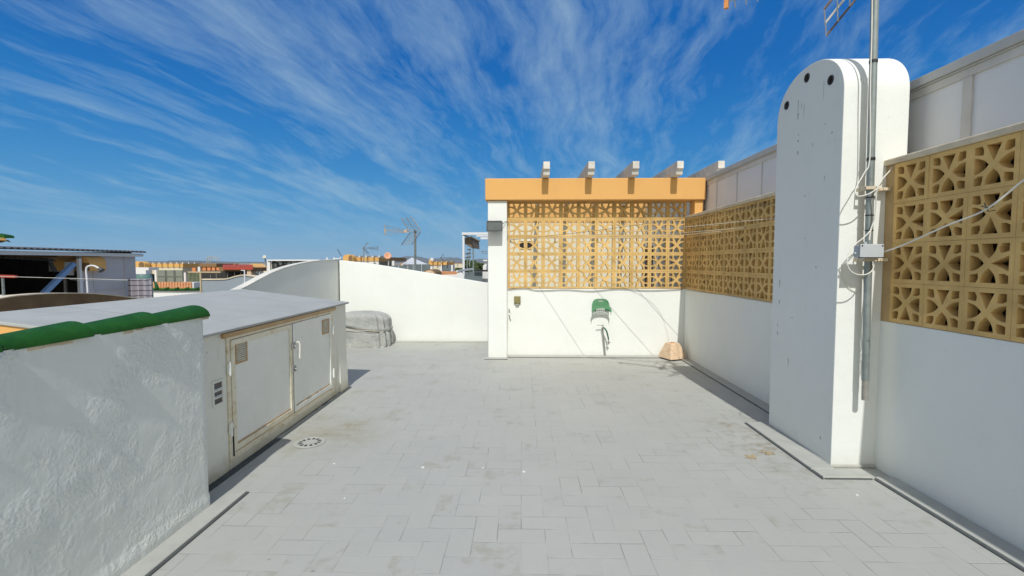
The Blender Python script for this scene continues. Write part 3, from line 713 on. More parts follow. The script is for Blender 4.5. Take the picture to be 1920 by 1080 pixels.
# clotheslines: far wall hooks to the right-hand wall
lines = [((957, 449), (2.47, 4.76, 2.05)), ((1040, 447), (WR-.01, 6.02, 2.05)), ((1120, 447), (WR-.01, 6.72, 2.05))]
names = ['longest clothesline, from the left end of the far blocks to the chimney', 'middle clothesline, from the far blocks to the right blocks', 'shortest clothesline, nearest the corner of the two block screens']
hkl = ['small dark line hook at the left end of the far breeze blocks', 'small dark line hook on the third column of far breeze blocks', 'small dark line hook on the sixth column of far breeze blocks']
for (pp, e_), nm_, hl in zip(lines, names, hkl):
    a = P(*pp, FY-.03); e_ = Vector(e_); mid = (a+e_)/2-Vector((0, 0, .03))
    cable('clothesline', [a, mid, e_], .0035, 'line_pale', nm_, 8, 'clothesline', 'clotheslines across the corner', 5)
    hk = MB(); hk.tube([a+Vector((0, .04, .0)), a, a+Vector((.0, -.012, -.02)), a+Vector((.012, -.005, -.035))], .006, 6); tag(hk.build('line_hook', 'iron'), hl, 'hook', 'clothesline hooks')
cable('clothesline', [P(958, 450, FY-.03), P(1120, 432, 7.6), P(1300, 406, 6.9), PXp(1452, 381, WR-.02)], .003, 'line', 'upper dark cord rising from the far blocks to the chimney', 8, 'clothesline', 'clotheslines across the corner', 5)
cable('cable', [P(951, 543, FY-.01), P(985, 541, FY-.012), P(1010, 545, FY-.012), P(1060, 543.5, FY-.012), P(1110, 546, FY-.012), P(1160, 542, FY-.012), P(1215, 545, FY-.012), P(1280, 542.5, FY-.012)], .005, 'line', 'thin dark cable sagging along the foot of the far breeze blocks')
cable('cable', [P(1284, 544, FY-.05), PXp(1340, 551, WR-.01), PXp(1395, 558, WR-.01), PXp(1448, 567.5, WR-.01)], .004, 'line_pale', 'pale cord along the foot of the right breeze blocks')
cable('cable', [P(952, 418, FY-.06), P(951.5, 480, FY-.02), P(951, 545, FY-.02), P(952, 610, FY-.02), P(951, 662, FY-.02)], .005, 'cable', 'white wire running down the inner edge of the white pillar')

# ---------------------------------------------------------------- far wall fittings
fc = P(927.5, 424, 7.93)
fld = thing('floodlight', 'black rectangular floodlight near the top of the white pillar', 'floodlight', tuple(fc))
mb = MB(); w_, h_ = .128, .082
mb.prism([(7.86, fc.z-.02), (7.86, fc.z-.088), (8.00, fc.z-.03), (8.00, fc.z+.065), (7.90, fc.z+.075)], 0, fc.x-w_, fc.x+w_); mb.build('housing', 'black', fld, bevel=.008)
mb = MB(); mb.prism([(7.852, fc.z-.078), (7.845, fc.z-.075), (7.885, fc.z+.068), (7.892, fc.z+.066)], 0, fc.x-w_+.016, fc.x+w_-.016); mb.build('glass', 'lampglass', fld)
mb = MB()
for sx in (-1, 1): mb.bar((fc.x+sx*(w_-.006), 7.85, fc.z-.082), (fc.x+sx*(w_-.006), 7.888, fc.z+.074), .016, .02, up=(0, 1, 0))
mb.bar((fc.x-w_, 7.85, fc.z-.084), (fc.x+w_, 7.85, fc.z-.084), .02, .012); mb.bar((fc.x-w_, 7.885, fc.z+.074), (fc.x+w_, 7.885, fc.z+.074), .02, .014); mb.build('bezel', 'corr', fld, bevel=.003)
mb = MB()
for k in range(9): x = fc.x-w_+.03+k*(2*w_-.06)/8; mb.box(x-.003, x+.003, 7.90, 8.0, fc.z+.066, fc.z+.092)
mb.build('cooling_fins', 'black', fld)
mb = MB(); mb.box(fc.x-.09, fc.x-.075, 7.98, 8.049, fc.z-.02, fc.z+.02); mb.box(fc.x+.075, fc.x+.09, 7.98, 8.049, fc.z-.02, fc.z+.02); build_each(mb, 'bracket', 'black', fld)
cable('cable', [fc+Vector((w_, .05, .04)), fc+Vector((w_+.05, .09, .08)), fc+Vector((w_+.09, .14, .07)), P(951.5, 424, 8.0)], .005, 'black', 'short black lead from the floodlight to the screen edge')

sb = P(970, 563, FY)
so = thing('wall_socket', 'old olive-grey socket box on the white wall beside the pillar', 'socket', tuple(sb))
mb = MB(); mb.box(sb.x-.056, sb.x+.056, FY-.03, FY, sb.z-.055, sb.z+.07); mb.build('plate', 'olive', so, bevel=.006)
mb = MB(); mb.box(sb.x-.048, sb.x+.048, FY-.042, FY-.031, sb.z-.045, sb.z+.06); mb.build('cover', 'olive', so, bevel=.004)
mb = MB(); mb.box(sb.x-.03, sb.x+.03, FY-.04, FY-.003, sb.z-.085, sb.z-.057); mb.build('lower_lug', 'galv_low', so, bevel=.006)
for (px, py, lb) in ((955, 577, 'upper small white wall bracket on the inner edge of the pillar'), (955.5, 588, 'lower small white wall bracket on the inner edge of the pillar')):
    c = P(px, py, FY-.04); mb = MB(); mb.box(c.x-.012, c.x+.012, FY-.07, FY, c.z-.01, c.z+.012); mb.tube([(c.x, FY-.07, c.z), (c.x+.02, FY-.08, c.z-.035)], .012, 8)
    tag(mb.build('wall_bracket', 'white_clean'), lb, 'bracket')

# green arched hose hanger
bc = P(1126, 578, FY)
bk = thing('hose_hanger', 'faded green plastic arched hose hanger fixed to the far white wall', 'hose hanger', tuple(bc))
def crescent(mb, a0, b0, a1, b1, y0, y1, n=24, e0=.8, e1=.6, zo=0):
    """slab between two half super-ellipses (inner a0,b0; outer a1,b1)"""
    def pt_(t, a_, b_, e_): c_ = math.cos(t); return (bc.x-a_*math.copysign(abs(c_)**e_, c_), bc.z-.045+zo+b_*max(0, math.sin(t))**e_)
    for k in range(n):
        t0, t1 = math.pi*k/n, math.pi*(k+1)/n
        q = [pt_(t0, a0, b0, e0), pt_(t0, a1, b1, e1), pt_(t1, a1, b1, e1), pt_(t1, a0, b0, e0)]
        mb.add([(x, y0, z) for x, z in q]+[(x, y1, z) for x, z in q], [(0, 1, 2, 3), (7, 6, 5, 4), (1, 5, 6, 2), (0, 3, 7, 4)]+([(0, 4, 5, 1)] if k == 0 else [])+([(2, 6, 7, 3)] if k == n-1 else []))
mb = MB(); crescent(mb, .136, .10, .148, .165, FY-.012, FY-.003, e0=.8, e1=.6)
crescent(mb, .075, .192, .150, .21, FY-.0125, FY-.0032, e0=.5, e1=.55)
mb.build('back_plate', 'greenpl', bk)
mb = MB(); crescent(mb, .142, .070, .163, .118, FY-.155, FY-.145, e0=.9, e1=.7, zo=-.01); mb.build('front_lip', 'greenpl', bk)
mb = MB(); n = 26
for k in range(n):
    if k % 2 and 3 < k < 22: continue
    t0, t1 = math.pi*k/n, math.pi*(k+1.0)/n
    for (a_, b_) in ((.145, .088),):
        p0 = Vector((bc.x-a_*math.cos(t0), 0, bc.z-.045+b_*math.sin(t0))); p1 = Vector((bc.x-a_*math.cos(t1), 0, bc.z-.045+b_*math.sin(t1)))
        d_ = Vector((0, 0, -.006)); mb.add([Vector((p.x, y, p.z))+o_ for o_ in (Vector(), d_) for p, y in ((p0, FY-.145), (p1, FY-.145), (p1, FY-.012), (p0, FY-.012))], [(0, 1, 2, 3), (7, 6, 5, 4), (0, 4, 5, 1), (1, 5, 6, 2), (2, 6, 7, 3), (3, 7, 4, 0)])
for y in (FY-.06, FY-.1):
    for k in range(n):
        t0, t1 = math.pi*k/n, math.pi*(k+1)/n; mb.bar((bc.x-.143*math.cos(t0), y, bc.z-.0495+.086*math.sin(t0)), (bc.x-.143*math.cos(t1), y, bc.z-.0495+.086*math.sin(t1)), .012, .004)
mb.build('saddle', 'greenpl', bk)
mb = MB(); mb.bar((bc.x-.15, FY-.15, bc.z-.06), (bc.x-.152, FY-.15, bc.z-.10), .010, .008); mb.bar((bc.x+.15, FY-.15, bc.z-.06), (bc.x+.152, FY-.15, bc.z-.10), .010, .008); build_each(mb, 'prong', 'greenpl', bk)

# stand pipe with tap and hose
tp = thing('water_tap', 'grey standpipe with a tap and short green hose on the far white wall', 'tap', tuple(P(1135, 668, FY-.05)))
a = P(1135, 667, FY-.05); b_ = P(1130, 614, FY-.07)
mb = MB(); mb.tube([a, P(1132.5, 640, FY-.06), b_], .011, 10); mb.build('pipe', 'pipe', tp, smooth=True)
mb = MB(); mb.tube([b_+Vector((0, .06, -.02)), b_+Vector((0, -.02, 0))], .014, 10); mb.tube([b_, b_+Vector((0, -.01, .035))], .009, 8); mb.bar(b_+Vector((-.10, -.01, .04)), b_+Vector((.02, -.01, .04)), .012, .008); mb.build('valve', 'pipe', tp, smooth=True)
hs_ = [b_+Vector((.008, -.03, .0)), P(1134, 616, FY-.12), P(1138, 623, FY-.12), P(1141, 636, FY-.10)]
mb = MB(); mb.tube(spline(hs_, 6), .013, 8); mb.build('hose', 'hose', tp, smooth=True)
e_ = hs_[-1]; mb = MB(); mb.tube([e_, e_+Vector((0, 0, -.09))], .010, 8); mb.bar(e_+Vector((-.025, 0, -.05)), e_+Vector((.025, 0, -.05)), .014, .01); mb.bar(e_+Vector((.0, 0, -.07)), e_+Vector((.03, 0, -.06)), .01, .01); mb.build('nozzle', 'pipe', tp, smooth=True)

# stone parasol base in the corner
pc = PF(1266, 676); pc.y += .16
ub = thing('parasol_base', 'sand-coloured stone parasol base standing in the far right corner', 'parasol base', tuple(pc))
def ring(r_, z, n=8, ph_=R(12), sq=1.):
    o_ = []
    for k in range(n):
        a = ph_+2*math.pi*k/n+(math.pi/8)
        q = 1.0 if n != 8 else 1.0
        o_.append((pc.x+r_*math.cos(a), pc.y+r_*math.sin(a), z))
    return o_
def sqring(hw, z, cham, ph_=R(24)):
    p_ = [(hw, hw-cham), (hw-cham, hw), (-hw+cham, hw), (-hw, hw-cham), (-hw, -hw+cham), (-hw+cham, -hw), (hw-cham, -hw), (hw, -hw+cham)]
    c_, s_ = math.cos(ph_), math.sin(ph_); return [(pc.x+x*c_-y*s_, pc.y+x*s_+y*c_, z) for x, y in p_]
rings = [sqring(.172, .018, .02), sqring(.165, .05, .02), sqring(.118, .20, .025), sqring(.095, .262, .03), sqring(.085, .268, .03)]
mb = MB(); vs = sum(rings, []); fs = [(i*8+k, i*8+(k+1) % 8, (i+1)*8+(k+1) % 8, (i+1)*8+k) for i in range(4) for k in range(8)] + [tuple(range(8))[::-1]]
n0 = len(vs); vs += [(pc.x+.035*math.cos(2*math.pi*k/8+R(70)), pc.y+.035*math.sin(2*math.pi*k/8+R(70)), .268) for k in range(8)]
vs += [(pc.x+.035*math.cos(2*math.pi*k/8+R(70)), pc.y+.035*math.sin(2*math.pi*k/8+R(70)), .14) for k in range(8)]
fs += [(32+k, 32+(k+1) % 8, n0+(k+1) % 8, n0+k) for k in range(8)] + [(n0+k, n0+(k+1) % 8, n0+8+(k+1) % 8, n0+8+k) for k in range(8)] + [tuple(n0+8+k for k in range(8))]
mb.add(vs, fs); mb.build('stone_block', 'sand', ub, bevel=.006)
mb = MB(); mb.add([tuple(v) for v in sqring(.178, 0, .02)]+[tuple(v) for v in sqring(.178, .017, .02)], [tuple(range(8))[::-1], tuple(range(8, 16))]+[(k, (k+1) % 8, 8+(k+1) % 8, 8+k) for k in range(8)]); mb.build('rubber_foot', 'black', ub)
mb = MB(); mb.tube([(pc.x, pc.y, .15), (pc.x, pc.y, .276)], .033, 12); mb.build('pole_socket', 'terra', ub)

# ---------------------------------------------------------------- curved white parapets on the left
def curve_top(ctrl, n=6): return spline([Vector((a, 0, c)) for a, c in ctrl], n)
WY = 9.72
pts = [(636, 488), (655, 490), (690, 494), (730, 500), (770, 506.5), (810, 513), (850, 520), (880, 525), (915, 531)]
ctrl = [(P(x, y, WY).x, P(x, y, WY).z) for x, y in pts]
top = [(v.x, v.z) for v in curve_top(ctrl)]
pw = thing('parapet_wall', 'bright white wall with a sloping curved top between the covered object and pillar', 'wall', (-2.2, WY, 0))
mb = MB(); mb.prism(top+[(top[-1][0], 0), (top[0][0], 0)], 1, WY, WY+.16); mb.build('wall', 'white_clean', pw, smooth=30, bevel=.008)
PXX = -3.74
pts = [(637, 488), (600, 490), (570, 494.5), (540, 502), (510, 513), (485, 526), (462, 538.5), (445, 547), (425, 556), (400, 566)]
ctrl = [(PXp(x, y, PXX).y, PXp(x, y, PXX).z) for x, y in pts]
top = [(v.x, v.z) for v in curve_top(ctrl)]
sw2 = thing('curved_parapet', 'shaded grey-white parapet wall with an arched top behind the storage box', 'wall', (PXX, 7.5, 0))
mb = MB(); y_end = top[-1][0]
mb.prism(top+[(y_end, -.5), (WY+.158, -.5), (WY+.158, top[0][1])], 0, PXX-.012, PXX); mb.prism(top+[(y_end, -.5), (WY+.158, -.5), (WY+.158, top[0][1])], 0, PXX-.10, PXX-.013)
mb.build('wall', 'white', sw2, smooth=30)
cp2 = [(a, b_+.003) for a, b_ in top]
mb = MB(); mb.prism(cp2+[(a, b_+.016) for a, b_ in cp2[::-1]], 0, PXX-.11, PXX+.008); mb.build('coping', 'pale_coping', sw2, smooth=30)

# ---------------------------------------------------------------- storage box (plastered cabinet with two doors)
BX = -2.262; B0, B1 = 3.0, 6.10; XL = -3.62
def zr(x): return 1.115+.12*(BX-x)
bx = thing('storage_box', 'low white plastered storage cabinet with rust-stained double doors and flat grey roof', 'storage box', (-2.9, 4.5, 0))
DY0, DY1, DZ0, DZ1 = 3.60, 5.66, .075, 1.075
mb = MB()
mb.box(XL, BX, B0, DY0, 0, 1.10); mb.box(XL, BX, DY1, B1, 0, 1.10); mb.box(XL, BX, DY0+.001, DY1-.001, 0, DZ0); mb.box(XL, BX-.03, DY0+.002, DY1-.002, DZ0+.001, 1.098)
mb.build('wall', 'boxwall', bx, bevel=.01)
mb = MB(); vs = [(BX+.035, B0-.02, zr(BX+.035)), (XL, B0-.02, zr(XL)), (XL, B1+.02, zr(XL)), (BX+.035, B1+.035, zr(BX+.035))]
mb.add([(x, y, z-.022) for x, y, z in vs]+vs, [(0, 1, 2, 3)[::-1], (4, 5, 6, 7), (0, 1, 5, 4), (1, 2, 6, 5), (2, 3, 7, 6), (3, 0, 4, 7)]); mb.build('roof', 'membrane', bx, bevel=.004)
mb = MB(); mb.prism([(XL+.01, zr(XL)-.026), (XL+.01, .9), (BX-.2, .9), (BX-.2, zr(BX-.2)-.026)], 1, B0-.006, B0-.001); mb.build('end_wall', 'yellow', bx)
mb = MB(); mb.prism([(XL, 1.101), (XL, zr(XL)-.024), (BX, zr(BX)-.024), (BX, 1.09)], 1, B1-.15, B1); mb.build('gable', 'boxwall', bx)
# splayed plaster foot at the far corner
mb = MB(); mb.prism([(BX, 1.085), (BX+.002, .5), (BX+.02, .0), (BX-.05, 0), (BX-.05, 1.085)], 1, 5.85, B1+.012); mb.build('corner_post', 'boxwall', bx, bevel=.012)
mb = MB(); mb.box(BX+.002, BX+.028, DY0-.06, DY1+.06, 1.046, 1.083); mb.build('rusty_lintel', 'rust', bx, bevel=.003)
mb = MB(); mb.box(BX+.002, BX+.010, 3.05, DY1+.18, 1.0865, 1.096); mb.build('drip_edge', 'door_frame', bx)
# door surround
mb = MB(); fr = BX+.006
mb.box(BX-.02, fr+.004, DY0, DY0+.035, DZ0, 1.043); mb.box(BX-.02, fr+.004, DY1-.05, DY1, DZ0, 1.043)
mb.box(BX-.02, fr+.003, DY0+.036, DY1-.051, DZ0, DZ0+.05); mb.box(BX-.02, fr+.003, DY0+.036, DY1-.051, 1.022, 1.043); mb.build('door_surround', 'door_frame', bx, bevel=.002)
DM = 4.635
for k, (a0, a1) in enumerate(((DY0+.042, DM-.003), (DM+.003, DY1-.056))):
    z0, z1 = DZ0+.056, 1.018
    mb = MB(); mb.box(BX-.02, fr-.002, a0, a1, z0, z1); dr = mb.build('door', 'door', bx)
    mb = MB(); t = .05
    mb.box(fr-.0015, fr+.009, a0, a0+t, z0, z1); mb.box(fr-.0015, fr+.009, a1-t, a1, z0, z1)
    mb.box(fr-.0015, fr+.008, a0+t+.0005, a1-t-.0005, z0, z0+t); mb.box(fr-.0015, fr+.008, a0+t+.0005, a1-t-.0005, z1-t*.9, z1); mb.build('rail', 'door_frame' if k == 0 else 'door', dr, bevel=.003)
    mb = MB(); mb.box(fr-.0016, fr+.003, a0+t, a1-t, z0+t+.001, z0+t+.013)
    mb.box(fr+.0085, fr+.0105, a0+.004, a1-.004, z0+.001, z0+.005)
    if k == 0: mb.box(fr-.0016, fr+.002, a0+t+.001, a0+t+.008, z0+t, z0+.35)
    mb.build('rust_line', 'rust', dr)
    v0, v1, vz0, vz1 = ((3.70, 3.865, .815, .985) if k == 0 else (5.36, 5.53, .80, .965))
    mb = MB(); q = .014
    mb.box(fr-.001, fr+.007, v0, v0+q, vz0, vz1); mb.box(fr-.001, fr+.007, v1-q, v1, vz0, vz1); mb.box(fr-.001, fr+.006, v0+q, v1-q, vz0, vz0+q); mb.box(fr-.001, fr+.006, v0+q, v1-q, vz1-q, vz1)
    vg = mb.build('vent_grille', 'rust', dr)
    mb = MB(); nsl = 9
    for s_ in range(nsl):
        z = vz0+q+.006+(vz1-vz0-2*q-.012)*s_/(nsl-1); mb.bar((fr+.003, v0+q, z), (fr+.003, v1-q, z), .010, .003, up=(.7, 0, .7))
    mb.build('louvre', 'door_frame', vg)
    mb = MB(); mb.box(fr-.0018, fr-.0006, v0+q, v1-q, vz0+q, vz1-q); mb.build('opening', 'vent_back', vg)
for (y, z) in ((DY0+.01, .80), (DY0+.01, .33), (DY1-.03, .82), (DY1-.03, .30)):
    mb = MB(); mb.tube([(fr+.012, y, z-.055), (fr+.012, y, z+.055)], .011, 8); mb.box(fr+.003, fr+.010, y-.02, y+.03, z-.035, z+.035); mb.build('hinge', 'door', bx, smooth=True)
for z, hh in ((.80, .05), (.575, .05)):
    mb = MB(); mb.box(fr+.009, fr+.022, DM-.035, DM+.035, z-hh*.6, z+hh*.6); mb.tube([(fr+.016, DM-.03, z), (fr+.016, DM+.04, z)], .008, 8); mb.tube([(fr+.022, DM+.01, z), (fr+.04, DM+.01, z-.01)], .009, 8); mb.build('latch', 'pipe', bx, bevel=.002)
mb = MB(); mb.tube([(fr+.04, DM+.07, .83), (fr+.045, DM+.075, .80), (fr+.042, DM+.07, .665)], .0085, 8); mb.tube([(fr+.01, DM+.06, .825), (fr+.04, DM+.07, .83)], .008, 8); mb.build('handle', 'cable', bx, smooth=True)
# fixed vent in the plaster wall
mb = MB(); v0, v1, z0, z1 = 3.415, 3.545, .555, .745; q = .016
mb.box(BX-.03, BX+.010, v0, v0+q, z0, z1); mb.box(BX-.03, BX+.010, v1-q, v1, z0, z1); mb.box(BX-.03, BX+.009, v0+q, v1-q, z0, z0+q); mb.box(BX-.03, BX+.009, v0+q, v1-q, z1-q, z1)
wvn = mb.build('wall_vent', 'boxwall', bx)
mb = MB()
for k in range(1, 3): z = z0+q+(z1-z0-2*q)*k/3; mb.bar((BX+.001, v0+q, z), (BX+.001, v1-q, z), .028, .012, up=(.5, 0, .8))
mb.build('louvre', 'boxwall', wvn)
mb = MB(); mb.box(BX+.0006, BX+.0018, v0+q, v1-q, z0+q, z1-q); mb.build('opening', 'vent_dark', wvn)
mb = MB(); mb.box(BX+.002, fr+.012, DY0+.0355, DY0+.0415, DZ0+.03, .33); mb.box(BX+.002, fr+.0105, DM-.0025, DM+.0025, DZ0+.056, 1.018); build_each(mb, 'door_gap', 'dark', bx)

# ---------------------------------------------------------------- left wall with green tiles
LX, LY = -2.062, 3.075
lw = thing('tiled_wall', 'rough white plaster wall in the left foreground capped with green tiles', 'wall', (LX, 1.5, 0))
mb = MB(); ny, nz = 150, 50; y0, y1_ = -1.6, LY; vs = []; fs = []
def wn(y, z): return .006*noise.fractal(Vector((y*1.3, z*1.7, 3.1)), .8, 2.1, 4)+.0012*noise.noise(Vector((y*14, z*14, 1)))
top_z = lambda y: 1.268+.006*noise.noise(Vector((y*4, 0, 5)))
for i in range(ny+1):
    y = y0+(y1_-y0)*i/ny
    for j in range(nz+1):
        z = top_z(y)*j/nz; edge = min(1, (ny-i)/4)
        round_ = .018*(1-math.sin(math.pi/2*min(1, (LY-y)/.03))) if y > LY-.03 else 0
        vs.append((LX+wn(y, z)*edge-round_+(.008 if z < .085 else 0), y, z))
for i in range(ny):
    for j in range(nz):
        a = i*(nz+1)+j; fs.append((a, a+nz+1, a+nz+2, a+1))
mb.add(vs, fs)
mb.add([(LX-.165, y0, 0), (LX-.165, LY, 0), (LX-.165, LY, 1.26), (LX-.165, y0, 1.26)], [(0, 3, 2, 1)])
c0 = ny*(nz+1); nA = len(mb.v)
mb.f.append(tuple([c0+j for j in range(nz+1)]+[len(mb.v)-2, len(mb.v)-3]))
mb.f.append(tuple([j*(nz+1)+nz for j in range(ny+1)]+[len(mb.v)-2, len(mb.v)-1]))
mb.build('wall', 'rough_white', lw, smooth=45)
def cap_tile(mb, ya, yb, ra, rb, za, zb, cx=LX-.085, n=18, th=.014):
    """half-round tapering tile, wide end at yb"""
    vs = []; segs = 8
    for i in range(segs+1):
        t = i/segs; y = ya+(yb-ya)*t; r_ = ra+(rb-ra)*t; z = za+(zb-za)*t
        for k in range(n+1):
            a = math.pi*k/n
            vs.append((cx+r_*math.cos(a)*1.06, y, z+r_*.70*math.sin(a)))
    m_ = n+1; o = len(mb.v); inner = [(cx+(v[0]-cx)*.88, v[1], za+(v[2]-za)*.86) for v in vs]
    fs = []
    for i in range(segs):
        for k in range(n):
            a = i*m_+k; fs.append((a, a+1, a+m_+1, a+m_))
    L_ = len(vs)
    for i in range(segs):
        for k in range(n):
            a = L_+i*m_+k; fs.append((a, a+m_, a+m_+1, a+1))
    for base_ in (0, segs*m_):
        for k in range(n): fs.append((base_+k, base_+k+1, L_+base_+k+1, L_+base_+k))
    for e in (0, n):
        for i in range(segs): a = i*m_+e; fs.append((a, a+m_, L_+a+m_, L_+a))
    mb.add(vs+inner, fs)
ends = [3.088, 2.665, 2.235, 1.83, 1.42, 1.0, .58, .16, -.26, -.68]
for k, e in enumerate(ends):
    mb = MB(); cap_tile(mb, e-.47, e, .074, .104, 1.262, 1.268); mb.build('cap_tile', 'green_tile', lw, smooth=50)
mb = MB(); mb.tube([(LX-.085, LY+.028, 1.262), (LX-.085, LY+.034, 1.262)], .1, 20)
mb = MB(); mb.prism([(LX-.085+.088*math.cos(math.pi*k/16), 1.262+.060*math.sin(math.pi*k/16)) for k in range(17)], 1, LY-.02, LY+.012); mb.build('end_mortar', 'rough_white', lw)
mb = MB()
for i in range(60):
    y = -1.0+i*.0685; mb.box(LX-.16, LX+.001+random.uniform(-.005, .003), y, y+.069, 1.252+random.uniform(-.008, .002), 1.270+random.uniform(-.003, .003))
mb.build('mortar_bed', 'coping', lw, bevel=.004)

# ---------------------------------------------------------------- covered object
cvx0, cvx1, cvy0, cvy1, cvh = -3.52, -2.60, 8.98, 9.58, .665
cv = thing('covered_furniture', 'low bulky item wrapped in a wrinkled grey dust cover against the white wall', 'covered furniture', ((cvx0+cvx1)/2, (cvy0+cvy1)/2, 0))
mb = MB(); NU, NV = 120, 46; vs = []; cx_, cy_ = (cvx0+cvx1)/2, (cvy0+cvy1)/2; hx, hy = (cvx1-cvx0)/2, (cvy1-cvy0)/2
for j in range(NV+1):
    t = j/NV
    if t < .72: z = cvh*(t/.72)*.86; s_ = 1.0+.05*(1-t/.72)
    else:
        q = (t-.72)/.28; z = cvh*(.86+.14*math.sin(min(1, q*1.6)*math.pi/2)); s_ = max(0, 1-q**1.6)
    for i in range(NU):
        a = 2*math.pi*i/NU; p_ = 3.6 if t < .72 else 3.2
        ca, sa = math.cos(a), math.sin(a)
        x = cx_+hx*s_*math.copysign(abs(ca)**(2/p_), ca); y = cy_+hy*s_*math.copysign(abs(sa)**(2/p_), sa)
        z_ = z*(1-.10*max(0, (x-cx_)/hx)**3*(z/cvh))
        k_ = 1 if t > .02 else .3
        rt_ = 0
        rt_ = max(0, (x-cx_)/hx)
        fold = .005*math.sin(x*22+z*16+2*noise.noise(Vector((x*2, z*2, 0))))*(1-z/cvh*.8)+.006*noise.fractal(Vector((x*3, y*3, z*7)), 1, 2.2, 4)+rt_**2*.038*math.sin(x*38+y*34+z*4)
        ln_ = .33+.10*(cx_-x)+.02*math.sin(x*7)
        crease = -.034*math.exp(-((z-ln_)/.022)**2)+.016*math.exp(-((z-ln_-.06)/.04)**2)
        d_ = (fold+crease)*k_
        vs.append((x+ca*d_*min(1, s_*2), y+sa*d_*min(1, s_*2), max(0.0, z_+.010*noise.noise(Vector((x*5, y*5, 7)))*(t**2))))
fs = [(j*NU+i, j*NU+(i+1) % NU, (j+1)*NU+(i+1) % NU, (j+1)*NU+i) for j in range(NV) for i in range(NU)]
mb.add(vs, fs); mb.build('dust_cover', 'cover', cv, smooth=80)
mb = MB(); mb.tube([(cvx0+.1, cvy0-.035, .36), (cvx0+.4, cvy0-.045, .345), (cvx1-.25, cvy0-.04, .33), (cvx1-.02, cvy0+.02, .31)], .006, 5); mb.build('tie_cord', 'line_pale', cv)

# ---------------------------------------------------------------- drain and litter
dc = PF(581, 830)
dn = thing('floor_drain', 'round slotted white floor drain set in a stained patch of tiles', 'drain', tuple(dc))
mb = MB(); vs = []; fs = []; n = 48
for k in range(n):
    a = 2*math.pi*k/n; c_, s_ = math.cos(a), math.sin(a)
    for r_, z in ((.135, .004), (.130, .007), (.108, .007), (.106, .0045), (.0, .0045)):
        vs.append((dc.x+r_*c_, dc.y+r_*s_, z))
for k in range(n):
    a = 5*k; b_ = 5*((k+1) % n)
    for q in range(4): fs.append((a+q, b_+q, b_+q+1, a+q+1))
mb.add(vs, fs); build_each(mb, 'rim', 'strip', dn)
mb = MB()
for k in range(12):
    a = 2*math.pi*k/12; c_, s_ = math.cos(a), math.sin(a)
    def pt(r_, t): return (dc.x+r_*c_-t*s_, dc.y+r_*s_+t*c_, .0062)
    mb.add([pt(.064, -.009), pt(.098, -.013), pt(.098, .013), pt(.064, .009)], [(0, 1, 2, 3)])
mb.build('slot', 'dark', dn)
for i, (px, py, r_) in enumerate(((793, 877, .014), (982, 885, .014), (906, 878, .008), (646, 935, .007), (627, 870, .01), (1607, 929, .012))):
    p_ = PF(px, py); mb = MB(); n = 9
    mb.prism([(p_.x+r_*random.uniform(.7, 1.2)*math.cos(2*math.pi*k/n), p_.y+r_*random.uniform(.7, 1.2)*math.sin(2*math.pi*k/n)) for k in range(n)], 2, .001, .005)
    tag(mb.build('paint_chip', 'white_clean'), ['white paint chip left of the middle of the floor', 'white paint chip just right of the middle of the floor', 'tiny white chip between the two larger chips mid floor', 'tiny white chip nearest the left wall', 'white chip a little right of the floor drain', 'white chip on the floor near the right wall strip'][i], 'debris', 'white chips on the floor')
for i, (px, py, r_) in enumerate(((1411, 858, .035), (1440, 850, .028))):
    p_ = PF(px, py); mb = MB()
    for k in range(14):
        a = random.uniform(0, 6.28); q = p_+Vector((random.uniform(-r_, r_), random.uniform(-r_, r_)*1.4, .004)); mb.bar(q, q+Vector((math.cos(a), math.sin(a), .1))*.03, .009, .004)
    tag(mb.build('dry_leaf_litter', 'wood'), ['clump of dry yellow debris near the chimney, the left one', 'clump of dry yellow debris nearest the chimney foot'][i], 'debris', 'dry debris by the chimney')

# ================================================================= the town around the terrace
G = -6.0
# --- neighbouring terrace on the left with a shed
nb_ = MB(); nb_.box(-16, -3.98, 6.3, 16.9, G, -.42); struct(nb_.build('neighbour_terrace', 'strip'))
NX = -6.4
bw = thing('brown_arched_parapet', 'low arched parapet with a weathered coping shaded brown behind the storage box roof', 'wall', (NX, 7.4, 0))
pts = [(-500, 640), (-300, 612), (-120, 590), (0, 561), (60, 553.5), (110, 551.2), (165, 551.2), (215, 555), (250, 559.5), (290, 565), (340, 573)]
tp_ = [(v.x, v.z) for v in spline([Vector((PXp(x, y, NX).y, 0, PXp(x, y, NX).z)) for x, y in pts], 5)]
mb = MB(); mb.prism(tp_+[(a, b-.17) for a, b in tp_[::-1]], 0, NX, NX-.22); mb.build('coping', 'brownwall', bw, smooth=30)  # brown carries the shade of this face in its colour
mb = MB(); mb.prism([(a, b-.171) for a, b in tp_]+[(tp_[-1][0], -.42), (tp_[0][0], -.42)], 0, NX-.03, NX-.19); mb.build('wall', 'greywall', bw, smooth=30)
mb = MB(); mb.prism([(a, b+.002) for a, b in tp_]+[(a, b+.016) for a, b in tp_[::-1]], 0, NX+.01, NX-.16); mb.build('lit_edge_line', 'coping', bw, smooth=30)  # pale strip paints the lit top edge

